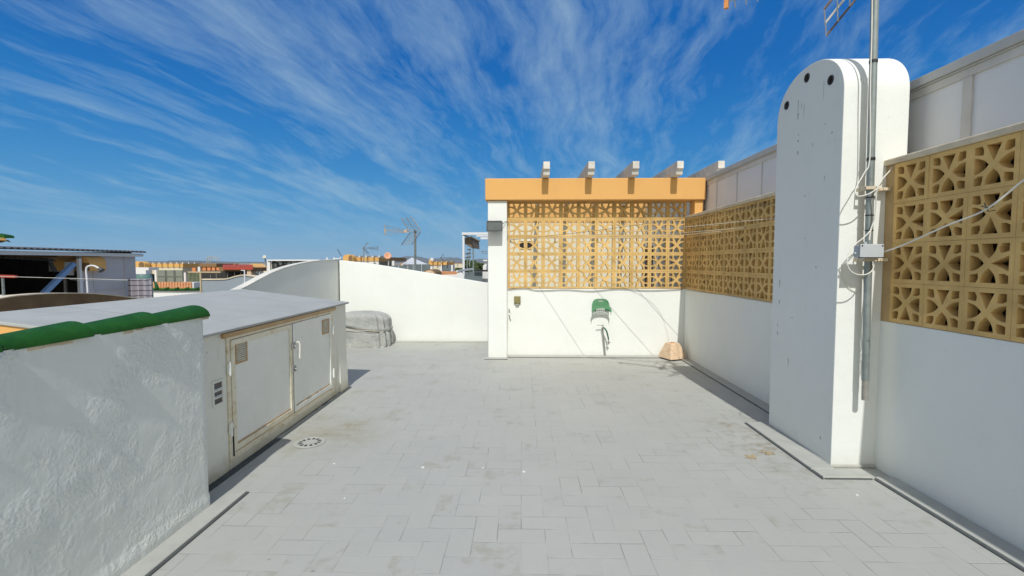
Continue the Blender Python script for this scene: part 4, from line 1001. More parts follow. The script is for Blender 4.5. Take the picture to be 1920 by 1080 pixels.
SX = -9.5; SE = 11.62
sh = thing('terrace_shed', 'open terrace shed with a dark corrugated roof and grey panelled wall at the left', 'shed', (SX, 9, -.4))
zt = 1.834
mb = MB(); n = 110; vs = []; Y0, Y1 = 5.2, SE+.1
for i in range(n+1):
    y = Y0+(Y1-Y0)*i/n; dz = .016*(1 if i % 2 else -1)
    vs += [(SX+.22, y, zt+.05+dz), (SX-4.2, y, zt+.20+dz), (SX+.22, y, zt+.038+dz), (SX-4.2, y, zt+.188+dz)]
fs = []
for i in range(n): q = 4*i; fs += [(q, q+4, q+5, q+1), (q+2, q+3, q+7, q+6), (q, q+2, q+6, q+4)]
mb.add(vs, fs); mb.build('corrugated_roof', 'corr', sh)
mb = MB(); mb.box(SX+.06, SX+.13, Y0, SE+.05, zt-.075, zt+.0); mb.tube([(SX+.1, SE+.0, zt-.03), (SX+.1, SE+.12, zt-.04)], .035, 8); mb.build('gutter', 'panel', sh)
yy = lambda px, X=SX: PXp(px, 510, X).y
mb = MB(); mb.box(SX-.06, SX, yy(150), SE+.02, -.42, zt-.06)
for px in (158, 175, 234): y = yy(px); mb.box(SX+.001, SX+.018, y-.012, y+.012, -.42, zt-.07)
mb.box(SX+.001, SX+.014, yy(177), yy(233), .98, 1.0); mb.build('panel_wall', 'lilac', sh)
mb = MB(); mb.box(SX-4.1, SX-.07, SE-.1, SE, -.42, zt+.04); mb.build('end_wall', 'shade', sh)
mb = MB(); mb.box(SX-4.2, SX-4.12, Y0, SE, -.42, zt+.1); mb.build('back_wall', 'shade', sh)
mb = MB(); mb.box(SX-4.1, SX, Y0, Y0+.08, -.42, zt-.0); mb.build('front_wall', 'lilac', sh)
y = yy(146.5); mb = MB(); mb.box(SX+.0, SX+.06, y-.03, y+.03, -.42, 1.70); mb.build('post', 'panel', sh)
y = yy(123, SX-.8); mb = MB(); mb.box(SX-.84, SX-.8, y-.02, y+.02, -.42, zt-.1); mb.build('inner_post', 'lilac', sh)
mb = MB(); mb.bar(PXp(-60, 476, SX-.15), PXp(146, 485.5, SX-.15), .06, .05); mb.build('front_beam', 'brownwall', sh)
c0_ = PXp(-200, 471, SX+.02); c1_ = PXp(106, 488.5, SX+.02); mb = MB(); n = 50; vs = []
for i in range(n+1):
    p = c0_.lerp(c1_, i/n); dz = .016*(1 if i % 2 else -1); vs += [(p.x, p.y, p.z+dz), (p.x-1.2, p.y, p.z+.10+dz)]
mb.add(vs, [(2*i, 2*i+2, 2*i+3, 2*i+1) for i in range(n)]); mb.build('lower_awning', 'corr', sh)
mb = MB(); mb.bar(PXp(74, 558, SX+.1), PXp(138, 494, SX+.1), .085, .085); mb.build('brace', 'bluepole', sh)
mb = MB(); mb.bar(PXp(90, 484, SX-.3), PXp(104, 509, SX-.3), .05, .05); mb.build('strut', 'corr', sh)
mb = MB(); a = P(92, 486, SE-.11); b = P(121, 509, SE-.11); mb.box(a.x, b.x, SE-.13, SE-.105, a.z, b.z); mb.build('rear_window', 'panel', sh)
vt = thing('barrel_stair_turret', 'barrel-roofed ochre stair turret in front of the grey shed panels', 'stair turret', tuple(P(140, 510, 10.2)))
def vault(mb, px0, px1, pyt, pyb, Y, depth, ax=0, n=14, pys=None):
    """barrel roof: curved in x (ax=0, axis along y)"""
    a = P(px0, pyb, Y); b = P(px1, pyb, Y); zt_ = P((px0+px1)/2, pyt, Y).z; zs = P(px0, pys if pys else (pyt+pyb)/2, Y).z
    cx = (a.x+b.x)/2; hw = (b.x-a.x)/2
    poly = [(a.x, a.z), (b.x, a.z)]+[(cx+hw*math.cos(math.pi*k/n), zs+(zt_-zs)*math.sin(math.pi*k/n)) for k in range(n+1)]
    mb.prism(poly, 1, Y, Y+depth); return mb
mb = MB(); vault(mb, 100, 168, 475, 508, 10.2, .42, pys=492); mb.build('vault', 'yellow', vt, smooth=30)
mb = MB(); mb.pbox(140, 168, 493, 507.5, 10.18, .015); mb.build('shaded_side', 'brownwall', vt)  # brown sheet painting the turret's shaded side onto its front
mb = MB(); mb.pbox(121, 139, 491, 516, 10.15, .03); mb.build('side_opening', 'panel', vt)
# outdoor shower post
sp_ = thing('outdoor_shower', 'thin white outdoor shower pole with a curved arm by the shed', 'shower', tuple(P(164, 552, 9.0)))
mb = MB(); mb.tube(spline([P(165, 556, 9.0), P(163, 525, 9.0), P(161.5, 508, 9.0), P(163, 501, 9.0), P(170, 498, 9.0), P(178, 499, 9.0), P(187, 504, 9.0)], 6), .016, 8); mb.build('pole', 'panel', sp_, smooth=True)
mb = MB(); mb.tube([P(186, 503, 9.0), P(191, 507.5, 9.0)], .03, 8, r2=.055); mb.build('shower_head', 'corr', sp_)
dr_ = thing('drying_rack', 'drying rack with a red top rail and white foot at the left edge', 'drying rack', tuple(P(6, 556, 8.2)))
mb = MB(); mb.bar(P(-60, 516, 8.2), P(31, 518.5, 8.2), .05, .045); mb.build('top_rail', 'red_roof', dr_)
mb = MB(); mb.tube([P(5, 519, 8.2), P(7, 556, 8.2)], .022, 6); mb.build('post', 'galv', dr_)
mb = MB(); mb.tube(spline([P(-12, 560, 8.2), P(0, 555.5, 8.2), P(14, 557, 8.2), P(20, 561, 8.2)], 4), .025, 6); mb.build('foot', 'panel', dr_)
cable('wire', [P(-50, 517, 8.0), P(80, 520.5, 8.0), P(240, 525, 8.0)], .0035, 'cable', 'upper pale wire stretched across the shed front', 6, 'wire', 'wires in front of the shed', 4)
cable('wire', [P(130, 524, 8.0), P(190, 527, 8.0), P(240, 525.5, 8.0)], .003, 'galv', 'lower grey wire stretched across the shed panels', 6, 'wire', 'wires in front of the shed', 4)
ev = thing('tiled_eave', 'ochre eave tip with green roof tiles against the sky at the left edge', 'roof eave', tuple(P(-20, 455, 9)))
mb = MB(); a = P(-120, 448, 9)
mb.prism([(P(-140, 452, 9).x, P(0, 456, 9).z), (P(4, 455, 9).x, P(0, 455, 9).z), (P(13, 449, 9).x, P(0, 451, 9).z), (P(10, 443, 9).x, P(0, 446, 9).z), (P(-140, 440, 9).x, P(0, 446, 9).z)], 1, 9, 8.2); mb.build('eave', 'yellow', ev)
mb = MB(); mb.prism([(P(-140, 440, 9).x, P(0, 445.8, 9).z), (P(12, 443, 9).x, P(0, 445.8, 9).z), (P(10, 441, 9).x, P(0, 441, 9).z), (P(-10, 436, 9).x, P(0, 437, 9).z), (P(-140, 430, 9).x, P(0, 432, 9).z)], 1, 8.97, 9.15); mb.build('roof_tiles', 'green_tile', ev)
mb = MB(); mb.tube([P(6, 452, 9.1), P(14, 451, 9.1), P(19, 453.5, 9.1)], .02, 6, r2=.008); mb.build('spout', 'iron', ev)
mb = MB(); mb.box(P(-140, 450, 9).x, P(-40, 450, 9).x, 9.02, 9.1, -.42, P(0, 456, 9).z); mb.build('turret_wall', 'yellow', ev)

# striped cover and tanks
sc_ = thing('striped_windbreak', 'grey horizontally striped screen wrapped round a corner beside the shed', 'screen', tuple(P(260, 557, 11.2)))
mb = MB(); x0 = P(240, 540, 11.2).x; x1 = P(281, 540, 11.2).x; zt_ = P(260, 523, 11.2).z
vs = []; n = 16
for i in range(n+1):
    x = x0+(x1-x0)*i/n; y = 11.2+.06*math.sin(i*1.3); vs += [(x, y, -.42), (x, y, zt_+(.03 if i in (0, n) else -.02*math.sin(math.pi*i/n))), (x, y+.02, -.42), (x, y+.02, zt_)]
fs = []
for i in range(n): q = 4*i; fs += [(q, q+4, q+5, q+1), (q+2, q+3, q+7, q+6), (q+1, q+5, q+7, q+3)]
mb.add(vs, fs); mb.build('striped_cloth', 'stripe', sc_)
for px, lb in ((252, 'left rounded green water tank behind the striped screen'), (269, 'right rounded green water tank behind the striped screen')):
    c = P(px, 519, 12.6); mb = MB(); mb.tube([(c.x, c.y, -.42), (c.x, c.y, c.z-.06), (c.x, c.y, c.z+.02), (c.x, c.y, c.z+.06)], .21, 16, r2=.17); tag(mb.build('water_tank', 'plasticgreen2', smooth=True), lb, 'water tank', 'green tanks behind the striped screen')

# --- glazed terrace house in the middle distance
gh = thing('glazed_terrace_house', 'white terrace house with grey glass panels and a terracotta lean-to roof', 'house', tuple(P(300, 540, 20)))
Y = 20
mb = MB(); mb.pbox(238, 400, 543.5, 640, Y-2.3, .3); mb.build('white_wall', 'town_white', gh)
mb = MB(); mb.pbox(283, 400, 530, 640, Y+.1, 5); mb.build('wall', 'town_white', gh)
mb = MB(); mb.pbox(232, 298, 501.5, 506.5, Y-.2, 4); mb.pbox(290, 295, 506.7, 531, Y-.15, .12); mb.pbox(345, 349.5, 511, 530, Y-.15, .12); build_each(mb, 'frame', 'town_white', gh)
for k in range(3):
    mb = MB(); mb.pbox(295.3+16.3*k, 311+16.3*k, 506.5, 530-1.0*(k*.3), Y-.1, .05); pnl = mb.build('glass_panel', 'glassgrey', gh)
mb = MB(); mb.pbox(295, 345, 517.6, 518.4, Y-.13, .02); mb.pbox(310.8, 311.6, 506.7, 530, Y-.131, .02); mb.pbox(327.3, 328.1, 506.7, 530, Y-.132, .02); mb.build('glazing_bar', 'glassgrey', gh)
def tile_roof(mb, px0, px1, pyt, pyb, Y0, Y1, n):
    """sloping roof with rows of half-round tiles, low edge Y0, high edge Y1"""
    for k in range(n):
        t0 = px0+(px1-px0)*k/n; t1 = px0+(px1-px0)*(k+1.0)/n
        a = P(t0, pyb, Y0); b = P(t1, pyb, Y0); c = P(t0, pyt, Y1); d = P(t1, pyt, Y1); r_ = (b.x-a.x)/2
        q0 = (a+b)/2; q1 = (c+d)/2; mb.tube([q0, q1], r_*1.05, 6)
    a = P(px0, pyb, Y0); b = P(px1, pyb, Y0); c = P(px1, pyt, Y1); d = P(px0, pyt, Y1)
    mb.add([a, b, c, d, a-Vector((0, 0, .1)), b-Vector((0, 0, .1)), c-Vector((0, 0, .1)), d-Vector((0, 0, .1))], [(0, 1, 2, 3), (7, 6, 5, 4), (0, 4, 5, 1)])
mb = MB(); tile_roof(mb, 281, 360, 530.5, 541.5, Y-2.2, Y-.2, 15); mb.build('tile_roof', 'terra', gh)
mb = MB(); mb.tube([P(291, 531, Y-.25), P(294.5, 541, Y-2.25)], .075, 8); mb.build('ridge_tile', 'green_tile', gh)
mb = MB(); mb.tube([P(281, 542.5, Y-2.35), P(340, 543, Y-2.35), P(432, 541, Y-2.35)], .05, 8)
for k in range(8):
    p = P(290+k*19, 541.5, Y-2.4); mb.tube([p, p+Vector((.14, 0, .03))], .038, 6)
mb.build('green_coping', 'green_tile', gh)
mb = MB(); mb.pbox(243, 283, 506, 514, 21.5, .3); mb.build('lower_parapet', 'town_white', gh)
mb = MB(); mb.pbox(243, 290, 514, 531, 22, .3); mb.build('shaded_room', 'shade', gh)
fn = thing('slatted_fence', 'short olive slatted fence beside the grey glass panels', 'fence', tuple(P(363, 528, 20.5)))
mb = MB()
for k in range(9): mb.pbox(353+2.5*k, 354.3+2.5*k, 512, 528, 20.5, .04)
mb.build('slat', 'fence', fn); mb = MB(); mb.pbox(350, 376, 511, 512.2, 20.55, .06); mb.pbox(350, 376, 527, 528.2, 20.55, .06); build_each(mb, 'rail', 'black', fn)
sg = thing('pale_wood_post', 'pale wooden post standing in front of the dark pergola', 'post', tuple(P(377.5, 549, 15)))
mb = MB(); mb.pbox(375.5, 379.5, 512, 600, 15, .08); mb.build('shaft', 'wood', sg)
mb = MB(); mb.pbox(352, 416, 509, 511.5, 15, .08); mb.build('cross_beam', 'wood', sg)

# --- grey curved wall
gw = thing('grey_curved_wall', 'blue-grey wall with a wavy pale top in front of the dark pergola', 'wall', tuple(P(430, 545, 15.8)))
pts = [(378, 525), (400, 525), (425, 524), (440, 520), (455, 517), (468, 518), (480, 520), (500, 526)]
tp_ = [(v.x, v.z) for v in spline([Vector((P(x, y, 15.8).x, 0, P(x, y, 15.8).z)) for x, y in pts], 4)]
mb = MB(); mb.prism(tp_+[(tp_[-1][0], G), (tp_[0][0], G)], 1, 15.8, 16.0); mb.build('wall', 'greywall', gw, smooth=30)
mb = MB(); mb.prism([(a, b+.002) for a, b in tp_]+[(a, b+.04) for a, b in tp_[::-1]], 1, 15.77, 16.03); mb.build('coping', 'coping', gw, smooth=30)
wp = thing('white_thin_pole', 'thin white pole rising above the grey curved wall', 'pole', tuple(P(459, 540, 15.4)))
mb = MB(); mb.tube([P(459, 552, 15.4), P(458.5, 507, 15.4)], .02, 6); mb.tube([P(458.5, 507, 15.4), P(452, 507, 15.4)], .014, 6); mb.build('tube', 'panel', wp)

# --- pergola house with dark openings
Y = 26
dp = thing('dark_pergola_house', 'low brown-roofed pergola house with a row of dark openings', 'house', tuple(P(420, 525, Y)))
mb = MB(); mb.pbox(376, 476, 528, 560, Y, 6); mb.pbox(376, 476, 508, 528, Y+1.2, 4.5); mb.build('wall', 'shade', dp)
mb = MB(); mb.pbox(376, 414, 509, 511.5, Y-.1, 6); mb.prism([(P(414, 505, Y).x, P(0, 508, Y).z), (P(478, 505, Y).x, P(0, 508.5, Y).z), (P(478, 505, Y).x, P(0, 502, Y).z), (P(414, 505, Y).x, P(0, 500.5, Y).z)], 1, Y-.15, Y+1.2); mb.build('roof', 'brownwall', dp)
for px in (377, 395, 406, 427, 440, 452):
    mb = MB(); mb.pbox(px-.8, px+.8, 511, 528, Y, .12); mb.build('post', 'galv_low', dp)
mb = MB(); mb.pbox(463, 474, 503, 518, Y-.2, 5); mb.build('brick_end', 'sand', dp)
mb = MB(); tile_roof(mb, 418, 474, 497, 502, Y-.3, Y+2.5, 22); mb.build('tile_roof', 'red_roof', dp)
hw_ = thing('small_white_house', 'small white house with a dark window behind the curved wall', 'house', tuple(P(482, 516, 28)))
mb = MB(); mb.pbox(474, 493, 503, 560, 28, 5); mb.build('wall', 'town_white', hw_)
mb = MB(); mb.pbox(481, 486, 508, 514, 27.95, .06); mb.build('window', 'greyglass', hw_)
mb = MB(); mb.prism([(P(472, 503, 28).x, P(0, 503, 28).z), (P(495, 503, 28).x, P(0, 503, 28).z), (P(490, 500, 28).x, P(0, 500, 28).z), (P(477, 500, 28).x, P(0, 500, 28).z)], 1, 27.8, 28.6); mb.build('roof', 'terra', hw_)
hy = thing('ochre_hip_house', 'ochre house with a pitched roof below the pale satellite dish', 'house', tuple(P(483, 500, 45)))
mb = MB(); mb.pbox(464, 503, 500, 560, 45, 8); mb.build('wall', 'town_ochre', hy)
a, b, c, d = P(462, 500, 44.8), P(504, 500, 44.8), P(492, 494.5, 48), P(470, 494.5, 48)
mb = MB(); e1 = Vector((P(504, 500, 49).x, 49, b.z)); e0 = Vector((P(462, 500, 49).x, 49, a.z)); mb.add([a, b, c, d, e1, e0], [(0, 1, 2, 3), (1, 4, 2), (4, 5, 3, 2), (5, 0, 3), (0, 5, 4, 1)]); mb.build('roof', 'town_ochre', hy)
mb = MB(); mb.pbox(494, 503, 498, 516, 44.6, .2); mb.build('annex', 'town_cream', hy)
def dish(name, px, py, r_px, Y, mat, lb, basepy):
    c = P(px, py, Y); r_ = r_px*Y/F; t = thing(name, lb, 'satellite dish', tuple(P(px, basepy, Y)))
    ax = Vector((.25, -.9, .35)).normalized(); u = ax.orthogonal().normalized(); v = ax.cross(u); vs = []; fs = []; n = 20
    for j in range(5):
        q = j/4
        for k in range(n):
            a = 2*math.pi*k/n; vs.append(c+(u*math.cos(a)+v*math.sin(a))*r_*q+ax*(r_*.22*q*q)-ax*.0)
    for j in range(4):
        for k in range(n): fs.append((j*n+k, j*n+(k+1) % n, (j+1)*n+(k+1) % n, (j+1)*n+k))
    mb = MB(); mb.add(vs, fs); o = mb.build('reflector', mat, t, smooth=True); md = o.modifiers.new('thick', 'SOLIDIFY'); md.thickness = .03
    mb = MB(); mb.tube([c-ax*.02, c-ax*.15-Vector((0, 0, .1)), Vector((c.x, c.y+.1, P(px, basepy, Y).z))], .03, 6); mb.build('pole', 'galv', t)
    mb = MB(); mb.tube([c-v*r_, c+ax*r_*.9], .012, 4); mb.build('feed_arm', 'galv', t)
dish('satellite_dish', 496, 482, 3.3, 24, 'dishw', 'small pale satellite dish on a pole beyond the curved wall', 500)
dish('satellite_dish', 727, 480, 6.8, 38, 'dish', 'salmon-coloured satellite dish on the ochre parapet house', 500)

# --- ochre parapet houses with rafters
def turret(px0, px1, pyt, pyb, Y, root):
    mb = MB(); vault(mb, px0, px1, pyt, pyb, Y, .8, pys=(pyt*.55+pyb*.45)); t = mb.build('stair_turret', 'town_ochre', root, smooth=30)
    mb = MB(); w_ = (px1-px0); vault(mb, px0+w_*.55, px1-w_*.06, pyt+.12*(pyb-pyt), pyb, Y-.03, .05, pys=(pyt+pyb)/2); mb.build('opening', 'brownwall', t)
def parapet_house(name, lb, px0, px1, yt, yb, Y, pitch, shade_to=None, tur=None, wall='town_white', depth=9, band='town_ochre'):
    t = thing(name, lb, 'house', tuple(P((px0+px1)/2, yb, Y)))
    mb = MB(); mb.pbox(px0, px1, yb, yb+60, Y+.05, depth); w_ = mb.build('wall', wall, t)
    mb = MB(); mb.pbox(px0-.5, px1, yt, yb, Y, depth); mb.build('parapet_band', band, t)
    n = int((px1-px0)/pitch)
    for k in range(n+1):
        x = P(px0+1+pitch*k, yt, Y).x; z = P(0, yt, Y).z; wd = .06
        mb = MB(); mb.box(x-wd, x+wd, Y-.45, Y+.6, z+.004, z+.13); mb.build('rafter', 'rafter', t)
    if shade_to:
        mb = MB(); a = P(px1, yt, Y); b = P(shade_to, yt, Y+3); mb.add([(a.x, Y, P(0, yt, Y).z), (b.x, Y+3, P(0, yt, Y).z), (b.x, Y+3, P(0, yb+1, Y).z), (a.x, Y, P(0, yb+1, Y).z), (a.x, Y+6, P(0, yt, Y).z), (a.x, Y+6, P(0, yb+1, Y).z)], [(0, 1, 2, 3), (1, 4, 5, 2), (0, 4, 1), (3, 2, 5)]); mb.build('shaded_side_band', 'town_brown_shade', t)  # side face coloured brown to paint its shade beside the ochre band
    if tur: turret(*tur, Y-1, t)
    return t
t1 = parapet_house('ochre_parapet_house', 'long ochre parapet house with white rafter ends and a barrel turret at its left', 270, 374, 494.3, 501, 50, 11, 418, (247, 271, 490, 501), 'town_cream')
mb = MB(); mb.pbox(360, 369, 502, 509, 49.9, .2); mb.build('window', 'orange', t1)
t2 = thing('orange_lattice_house', 'house with orange brick lattice panels under a brown-shaded parapet', 'house', tuple(P(396, 510, 42)))
mb = MB(); mb.pbox(374, 418, 500.5, 540, 42, 5); mb.build('wall', 'town_brown_shade', t2)
mb = MB(); mb.pbox(374, 419, 494, 500.3, 41.9, 6); mb.build('parapet_band', 'town_brown_shade', t2)  # band coloured brown to paint in its shade
for k in range(4):
    mb = MB(); mb.pbox(380+8.6*k, 387.5+8.6*k, 501.5, 509.5, 41.85, .12); mb.build('lattice_panel', 'orange', t2)
mb = MB(); mb.pbox(371, 376.5, 500, 512, 41.5, .4); mb.build('corner_pillar', 'town_white', t2)
t3 = parapet_house('turret_parapet_house', 'ochre parapet house with rafters, barrel turret and salmon dish beyond the white wall', 664, 730, 482.5, 489.5, 40, 12.3, 752, (643, 662, 477, 491), 'town_white')
mb = MB(); mb.pbox(712, 734, 490, 505, 39.8, .2); mb.build('dark_opening', 'shade', t3)
mb = MB(); mb.pbox(735, 741, 489, 500, 39.6, .3); mb.pbox(727, 730, 490, 505, 39.6, .3); build_each(mb, 'white_pier', 'town_white', t3)
c = P(703, 495, 39.75); mb = MB(); mb.tube([(c.x, c.y, c.z), (c.x, c.y-.1, c.z)], .11, 16); mb.build('round_vent', 'galv', t3)
wr = thing('white_rooftop', 'low white rooftop with small upstands left of the ochre barrel turret', 'house', tuple(P(630, 490, 33)))
mb = MB(); mb.pbox(608, 644, 486.5, 560, 33, 6); mb.build('wall', 'town_white', wr)
mb = MB()
for px in (612, 625, 637): mb.pbox(px, px+3, 482.5, 486.4, 33.1, .3)
mb.pbox(627, 640, 484, 485.2, 33.05, .2); build_each(mb, 'upstand', 'town_white', wr)
mb = MB(); mb.tube([P(640, 480, 33.2), P(632.5, 467, 33.2)], .02, 5); mb.build('whip_aerial', 'black', wr)

# --- white pergola with mottled screen
wpg = thing('white_pergola', 'white pergola with a mottled dark screen above the arched parapet', 'pergola', tuple(P(520, 510, 17)))
Y = 17
mb = MB(); mb.pbox(501.5, 509.5, 487.5, 560, Y, .3); mb.build('corner_post', 'town_white', wpg)
mb = MB(); mb.pbox(501, 610, 486.6, 489.0, Y-.05, .5); mb.build('top_beam', 'town_white', wpg)
mb = MB(); mb.pbox(510, 606, 489.3, 520, Y+.15, .05); mb.build('mottled_screen', 'mottle', wpg)
for px in (511.5, 545, 575):
    mb = MB(); mb.pbox(px, px+1.4, 489.2, 520, Y+.05, .06); mb.build('frame_bar', 'corr', wpg)

# --- tent roof, grey railing, small ochre building, dome
tn = thing('grey_hip_canopy', 'pale grey hipped canopy roof behind the tall aerial', 'canopy', tuple(P(780, 500, 45)))
a, b = P(752, 496, 45), P(803, 496, 45); tp0 = P(772, 482.5, 49)
mb = MB(); mb.add([a, b, (b.x-1.5, 51, b.z), (a.x, 51, a.z), tp0], [(0, 1, 4), (1, 2, 4), (2, 3, 4), (3, 0, 4), (3, 2, 1, 0)]); mb.build('canopy_roof', 'tent', tn)
mb = MB(); mb.pbox(754, 801, 496.2, 560, 45.6, 6.5); mb.build('wall', 'town_white', tn)
rl = thing('grey_screen_railing', 'dark grey panelled railing on the roof beyond the sloping wall', 'railing', tuple(P(770, 508, 24)))
for k, (a0, a1) in enumerate(((735, 747), (748.5, 764), (765.5, 774), (775, 790), (791, 807))):
    mb = MB(); mb.pbox(a0, a1, 498 if k < 2 else 495.5, 530, 24, .06); mb.build('railing_panel', 'greyglass', rl)
for px in (747.3, 764.3, 774.2, 790.2):
    mb = MB(); mb.pbox(px, px+1, 495.5 if px > 770 else 498, 530, 23.95, .08); mb.build('railing_post', 'panel', rl)
oc = thing('small_ochre_house', 'small ochre-topped white house with a tiny turret beyond the sloping wall', 'house', tuple(P(832, 510, 38)))
mb = MB(); mb.pbox(806, 853, 497, 560, 38.1, 6); mb.build('wall', 'town_white', oc)
mb = MB(); mb.pbox(804, 852, 491.5, 496.8, 38, 6.2); mb.build('parapet_band', 'town_ochre', oc)
mb = MB(); mb.pbox(804.5, 811, 486, 491.3, 38.2, 1); mb.build('stair_turret', 'town_ochre', oc)
mb = MB(); c = P(810, 486.5, 38); mb.tube([(c.x, c.y, c.z-.1), (c.x, c.y, c.z+.12)], .14, 8); mb.build('roof_vent', 'town_white', oc)
for (a0, a1, b0, b1, mt) in ((813, 824, 498.5, 508, 'town_cream'), (829, 845, 497.5, 507, 'greyglass')):
    mb = MB(); mb.pbox(a0, a1, b0, b1, 38.02, .1); mb.build('window', mt, oc)
mb = MB(); mb.pbox(846, 849.5, 496.9, 510, 37.7, .2); mb.pbox(827, 829, 496.9, 510, 37.7, .2); build_each(mb, 'porch_post', 'town_white', oc)
for k in range(5):
    x = P(812+9*k, 491, 38).x; z = P(0, 491.5, 38).z; mb = MB(); mb.box(x-.05, x+.05, 37.6, 38.6, z+.003, z+.07); mb.build('rafter', 'town_ochre', oc)
dm = thing('barrel_roof', 'small brown barrel roof with a pale rim peeping over the sloping wall', 'barrel roof', tuple(P(805, 515, 20)))
mb = MB(); vault(mb, 793, 817, 505.3, 530, 20, 1.5, pys=514); mb.build('vault', 'brownwall', dm, smooth=30)
mb = MB(); vault(mb, 795, 815, 507, 530, 19.97, .05, pys=514.5); mb.build('end_face', 'sand', dm, smooth=30)
tr_ = thing('terracotta_lean_to', 'narrow terracotta lean-to roof beside the small barrel roof', 'roof', tuple(P(842, 514, 22)))
mb = MB(); tile_roof(mb, 827, 858, 509.5, 514, 22, 23.2, 14); mb.build('tile_roof', 'terra', tr_)
mb = MB(); mb.pbox(817, 860, 514.2, 560, 22.1, 1.5); mb.build('wall', 'town_white', tr_)
wsh = thing('white_scalloped_wall', 'low white neighbouring wall with a stepped scroll end left of the white pergola post', 'wall', tuple(P(850, 515, 12)))
pts = [(756, 517), (800, 516.5), (855, 515), (858, 512), (862, 510.8), (866, 512), (868.5, 514.5), (870.5, 517)]
tp_ = [(P(x, y, 12).x, P(x, y, 12).z) for x, y in pts]
mb = MB(); mb.prism(tp_+[(tp_[-1][0], -.4), (tp_[0][0], -.4)], 1, 12, 12.18); mb.build('wall', 'town_white', wsh, bevel=.01)

# --- white pergola frame beside the pillar
pg = thing('white_post_pergola', 'slim white post pergola with a rolled reed blind just left of the pillar', 'pergola', tuple(P(870, 525, 14)))
mb = MB(); mb.pbox(867.5, 871.8, 442, 640, 14, .07); mb.build('post', 'panel', pg)
mb = MB(); mb.pbox(886.5, 889, 455, 640, 16.5, .07); mb.build('post', 'galv', pg)
a = P(866, 440, 14); b = P(960, 440, 14)
mb = MB(); mb.box(a.x, b.x, 13.98, 14.1, P(0, 441.3, 14).z, P(0, 436.8, 14).z); mb.build('front_beam', 'panel', pg)
mb = MB(); mb.box(P(893, 440, 15.2).x, P(1000, 440, 15.2).x, 15.2, 15.3, P(0, 444.5, 15.2).z, P(0, 441.8, 15.2).z); mb.build('middle_beam', 'panel', pg)
mb = MB(); mb.box(P(901, 440, 16.5).x, P(1000, 440, 16.5).x, 16.5, 16.6, P(0, 449.5, 16.5).z, P(0, 445.8, 16.5).z); mb.build('rear_beam', 'panel', pg)
mb = MB(); mb.box(a.x+.02, a.x+.09, 14.11, 16.5, P(0, 442.5, 14).z, P(0, 440.5, 14).z); mb.build('side_beam', 'galv', pg)
rb = thing('reed_blind', 'brown bundled reed blind hanging under the white post pergola', 'blind', tuple(P(888, 460, 14.2)))
mb = MB(); pa = [P(871.5, 446, 14.15), P(883, 444.5, 14.15), P(900, 453, 15), P(900, 453, 15)]
A = P(871, 446, 14.2); B = P(883, 444.5, 14.2); C = P(898, 453, 15.6); D = P(886, 454.5, 15.6)
A2 = P(871.5, 458, 14.2); B2 = P(886, 466, 14.25); C2 = P(899.5, 467.5, 15.5); D2 = P(888, 460, 15.6)
mb.add([A, B, C, D, A2, B2, C2, D2], [(0, 1, 2, 3), (7, 6, 5, 4), (0, 4, 5, 1), (1, 5, 6, 2), (2, 6, 7, 3), (3, 7, 4, 0)]); mb.build('reed_roll', 'bamboo', rb, bevel=.02)
mb = MB(); mb.bar(B+Vector((0, -.02, .01)), C+Vector((.02, 0, .01)), .05, .04); mb.build('top_batten', 'coping', rb)
gp = thing('grey_terrace_screen', 'flat grey privacy screen below the reed blind beside the pillar', 'screen', tuple(P(888, 528, 13.2)))
for k, (a0, a1) in enumerate(((872, 879), (879.6, 887), (887.6, 904.5))):
    mb = MB(); mb.pbox(a0, a1, 510-.6*k if k < 2 else 508.5, 560, 13.2+.02*k, .04); mb.build('screen_panel', 'greyglass', gp)
mb = MB(); mb.bar(P(857, 508.5, 13.1), P(887, 504, 14.3), .05, .05); mb.build('handrail', 'panel', gp)
mb = MB(); mb.bar(P(889, 507.3, 13.15), P(915, 507.6, 13.15), .05, .05); mb.build('dark_rail', 'black', gp)
wsb = thing('white_side_wall', 'narrow strip of white wall between the grey screen and the pillar', 'wall', tuple(P(909, 525, 13.4)))
mb = MB(); a = P(904.8, 510, 13.4); b = P(930, 510, 13.4); mb.box(a.x, b.x, 13.4, 13.6, -.4, P(909, 508.6, 13.4).z); mb.build('wall', 'town_white', wsb)
cs = thing('white_chimney_stack', 'small white capped chimney stack at the left edge of the pillar', 'chimney', tuple(P(909, 500, 18)))
mb = MB(); mb.pbox(905.5, 914, 497.5, 508, 18, .6); mb.pbox(908, 914, 490, 497.5, 18.1, .4); mb.build('stack', 'town_white', cs)
mb = MB(); mb.pbox(906, 916, 487, 489.8, 18, .7); mb.build('cap', 'town_white', cs)

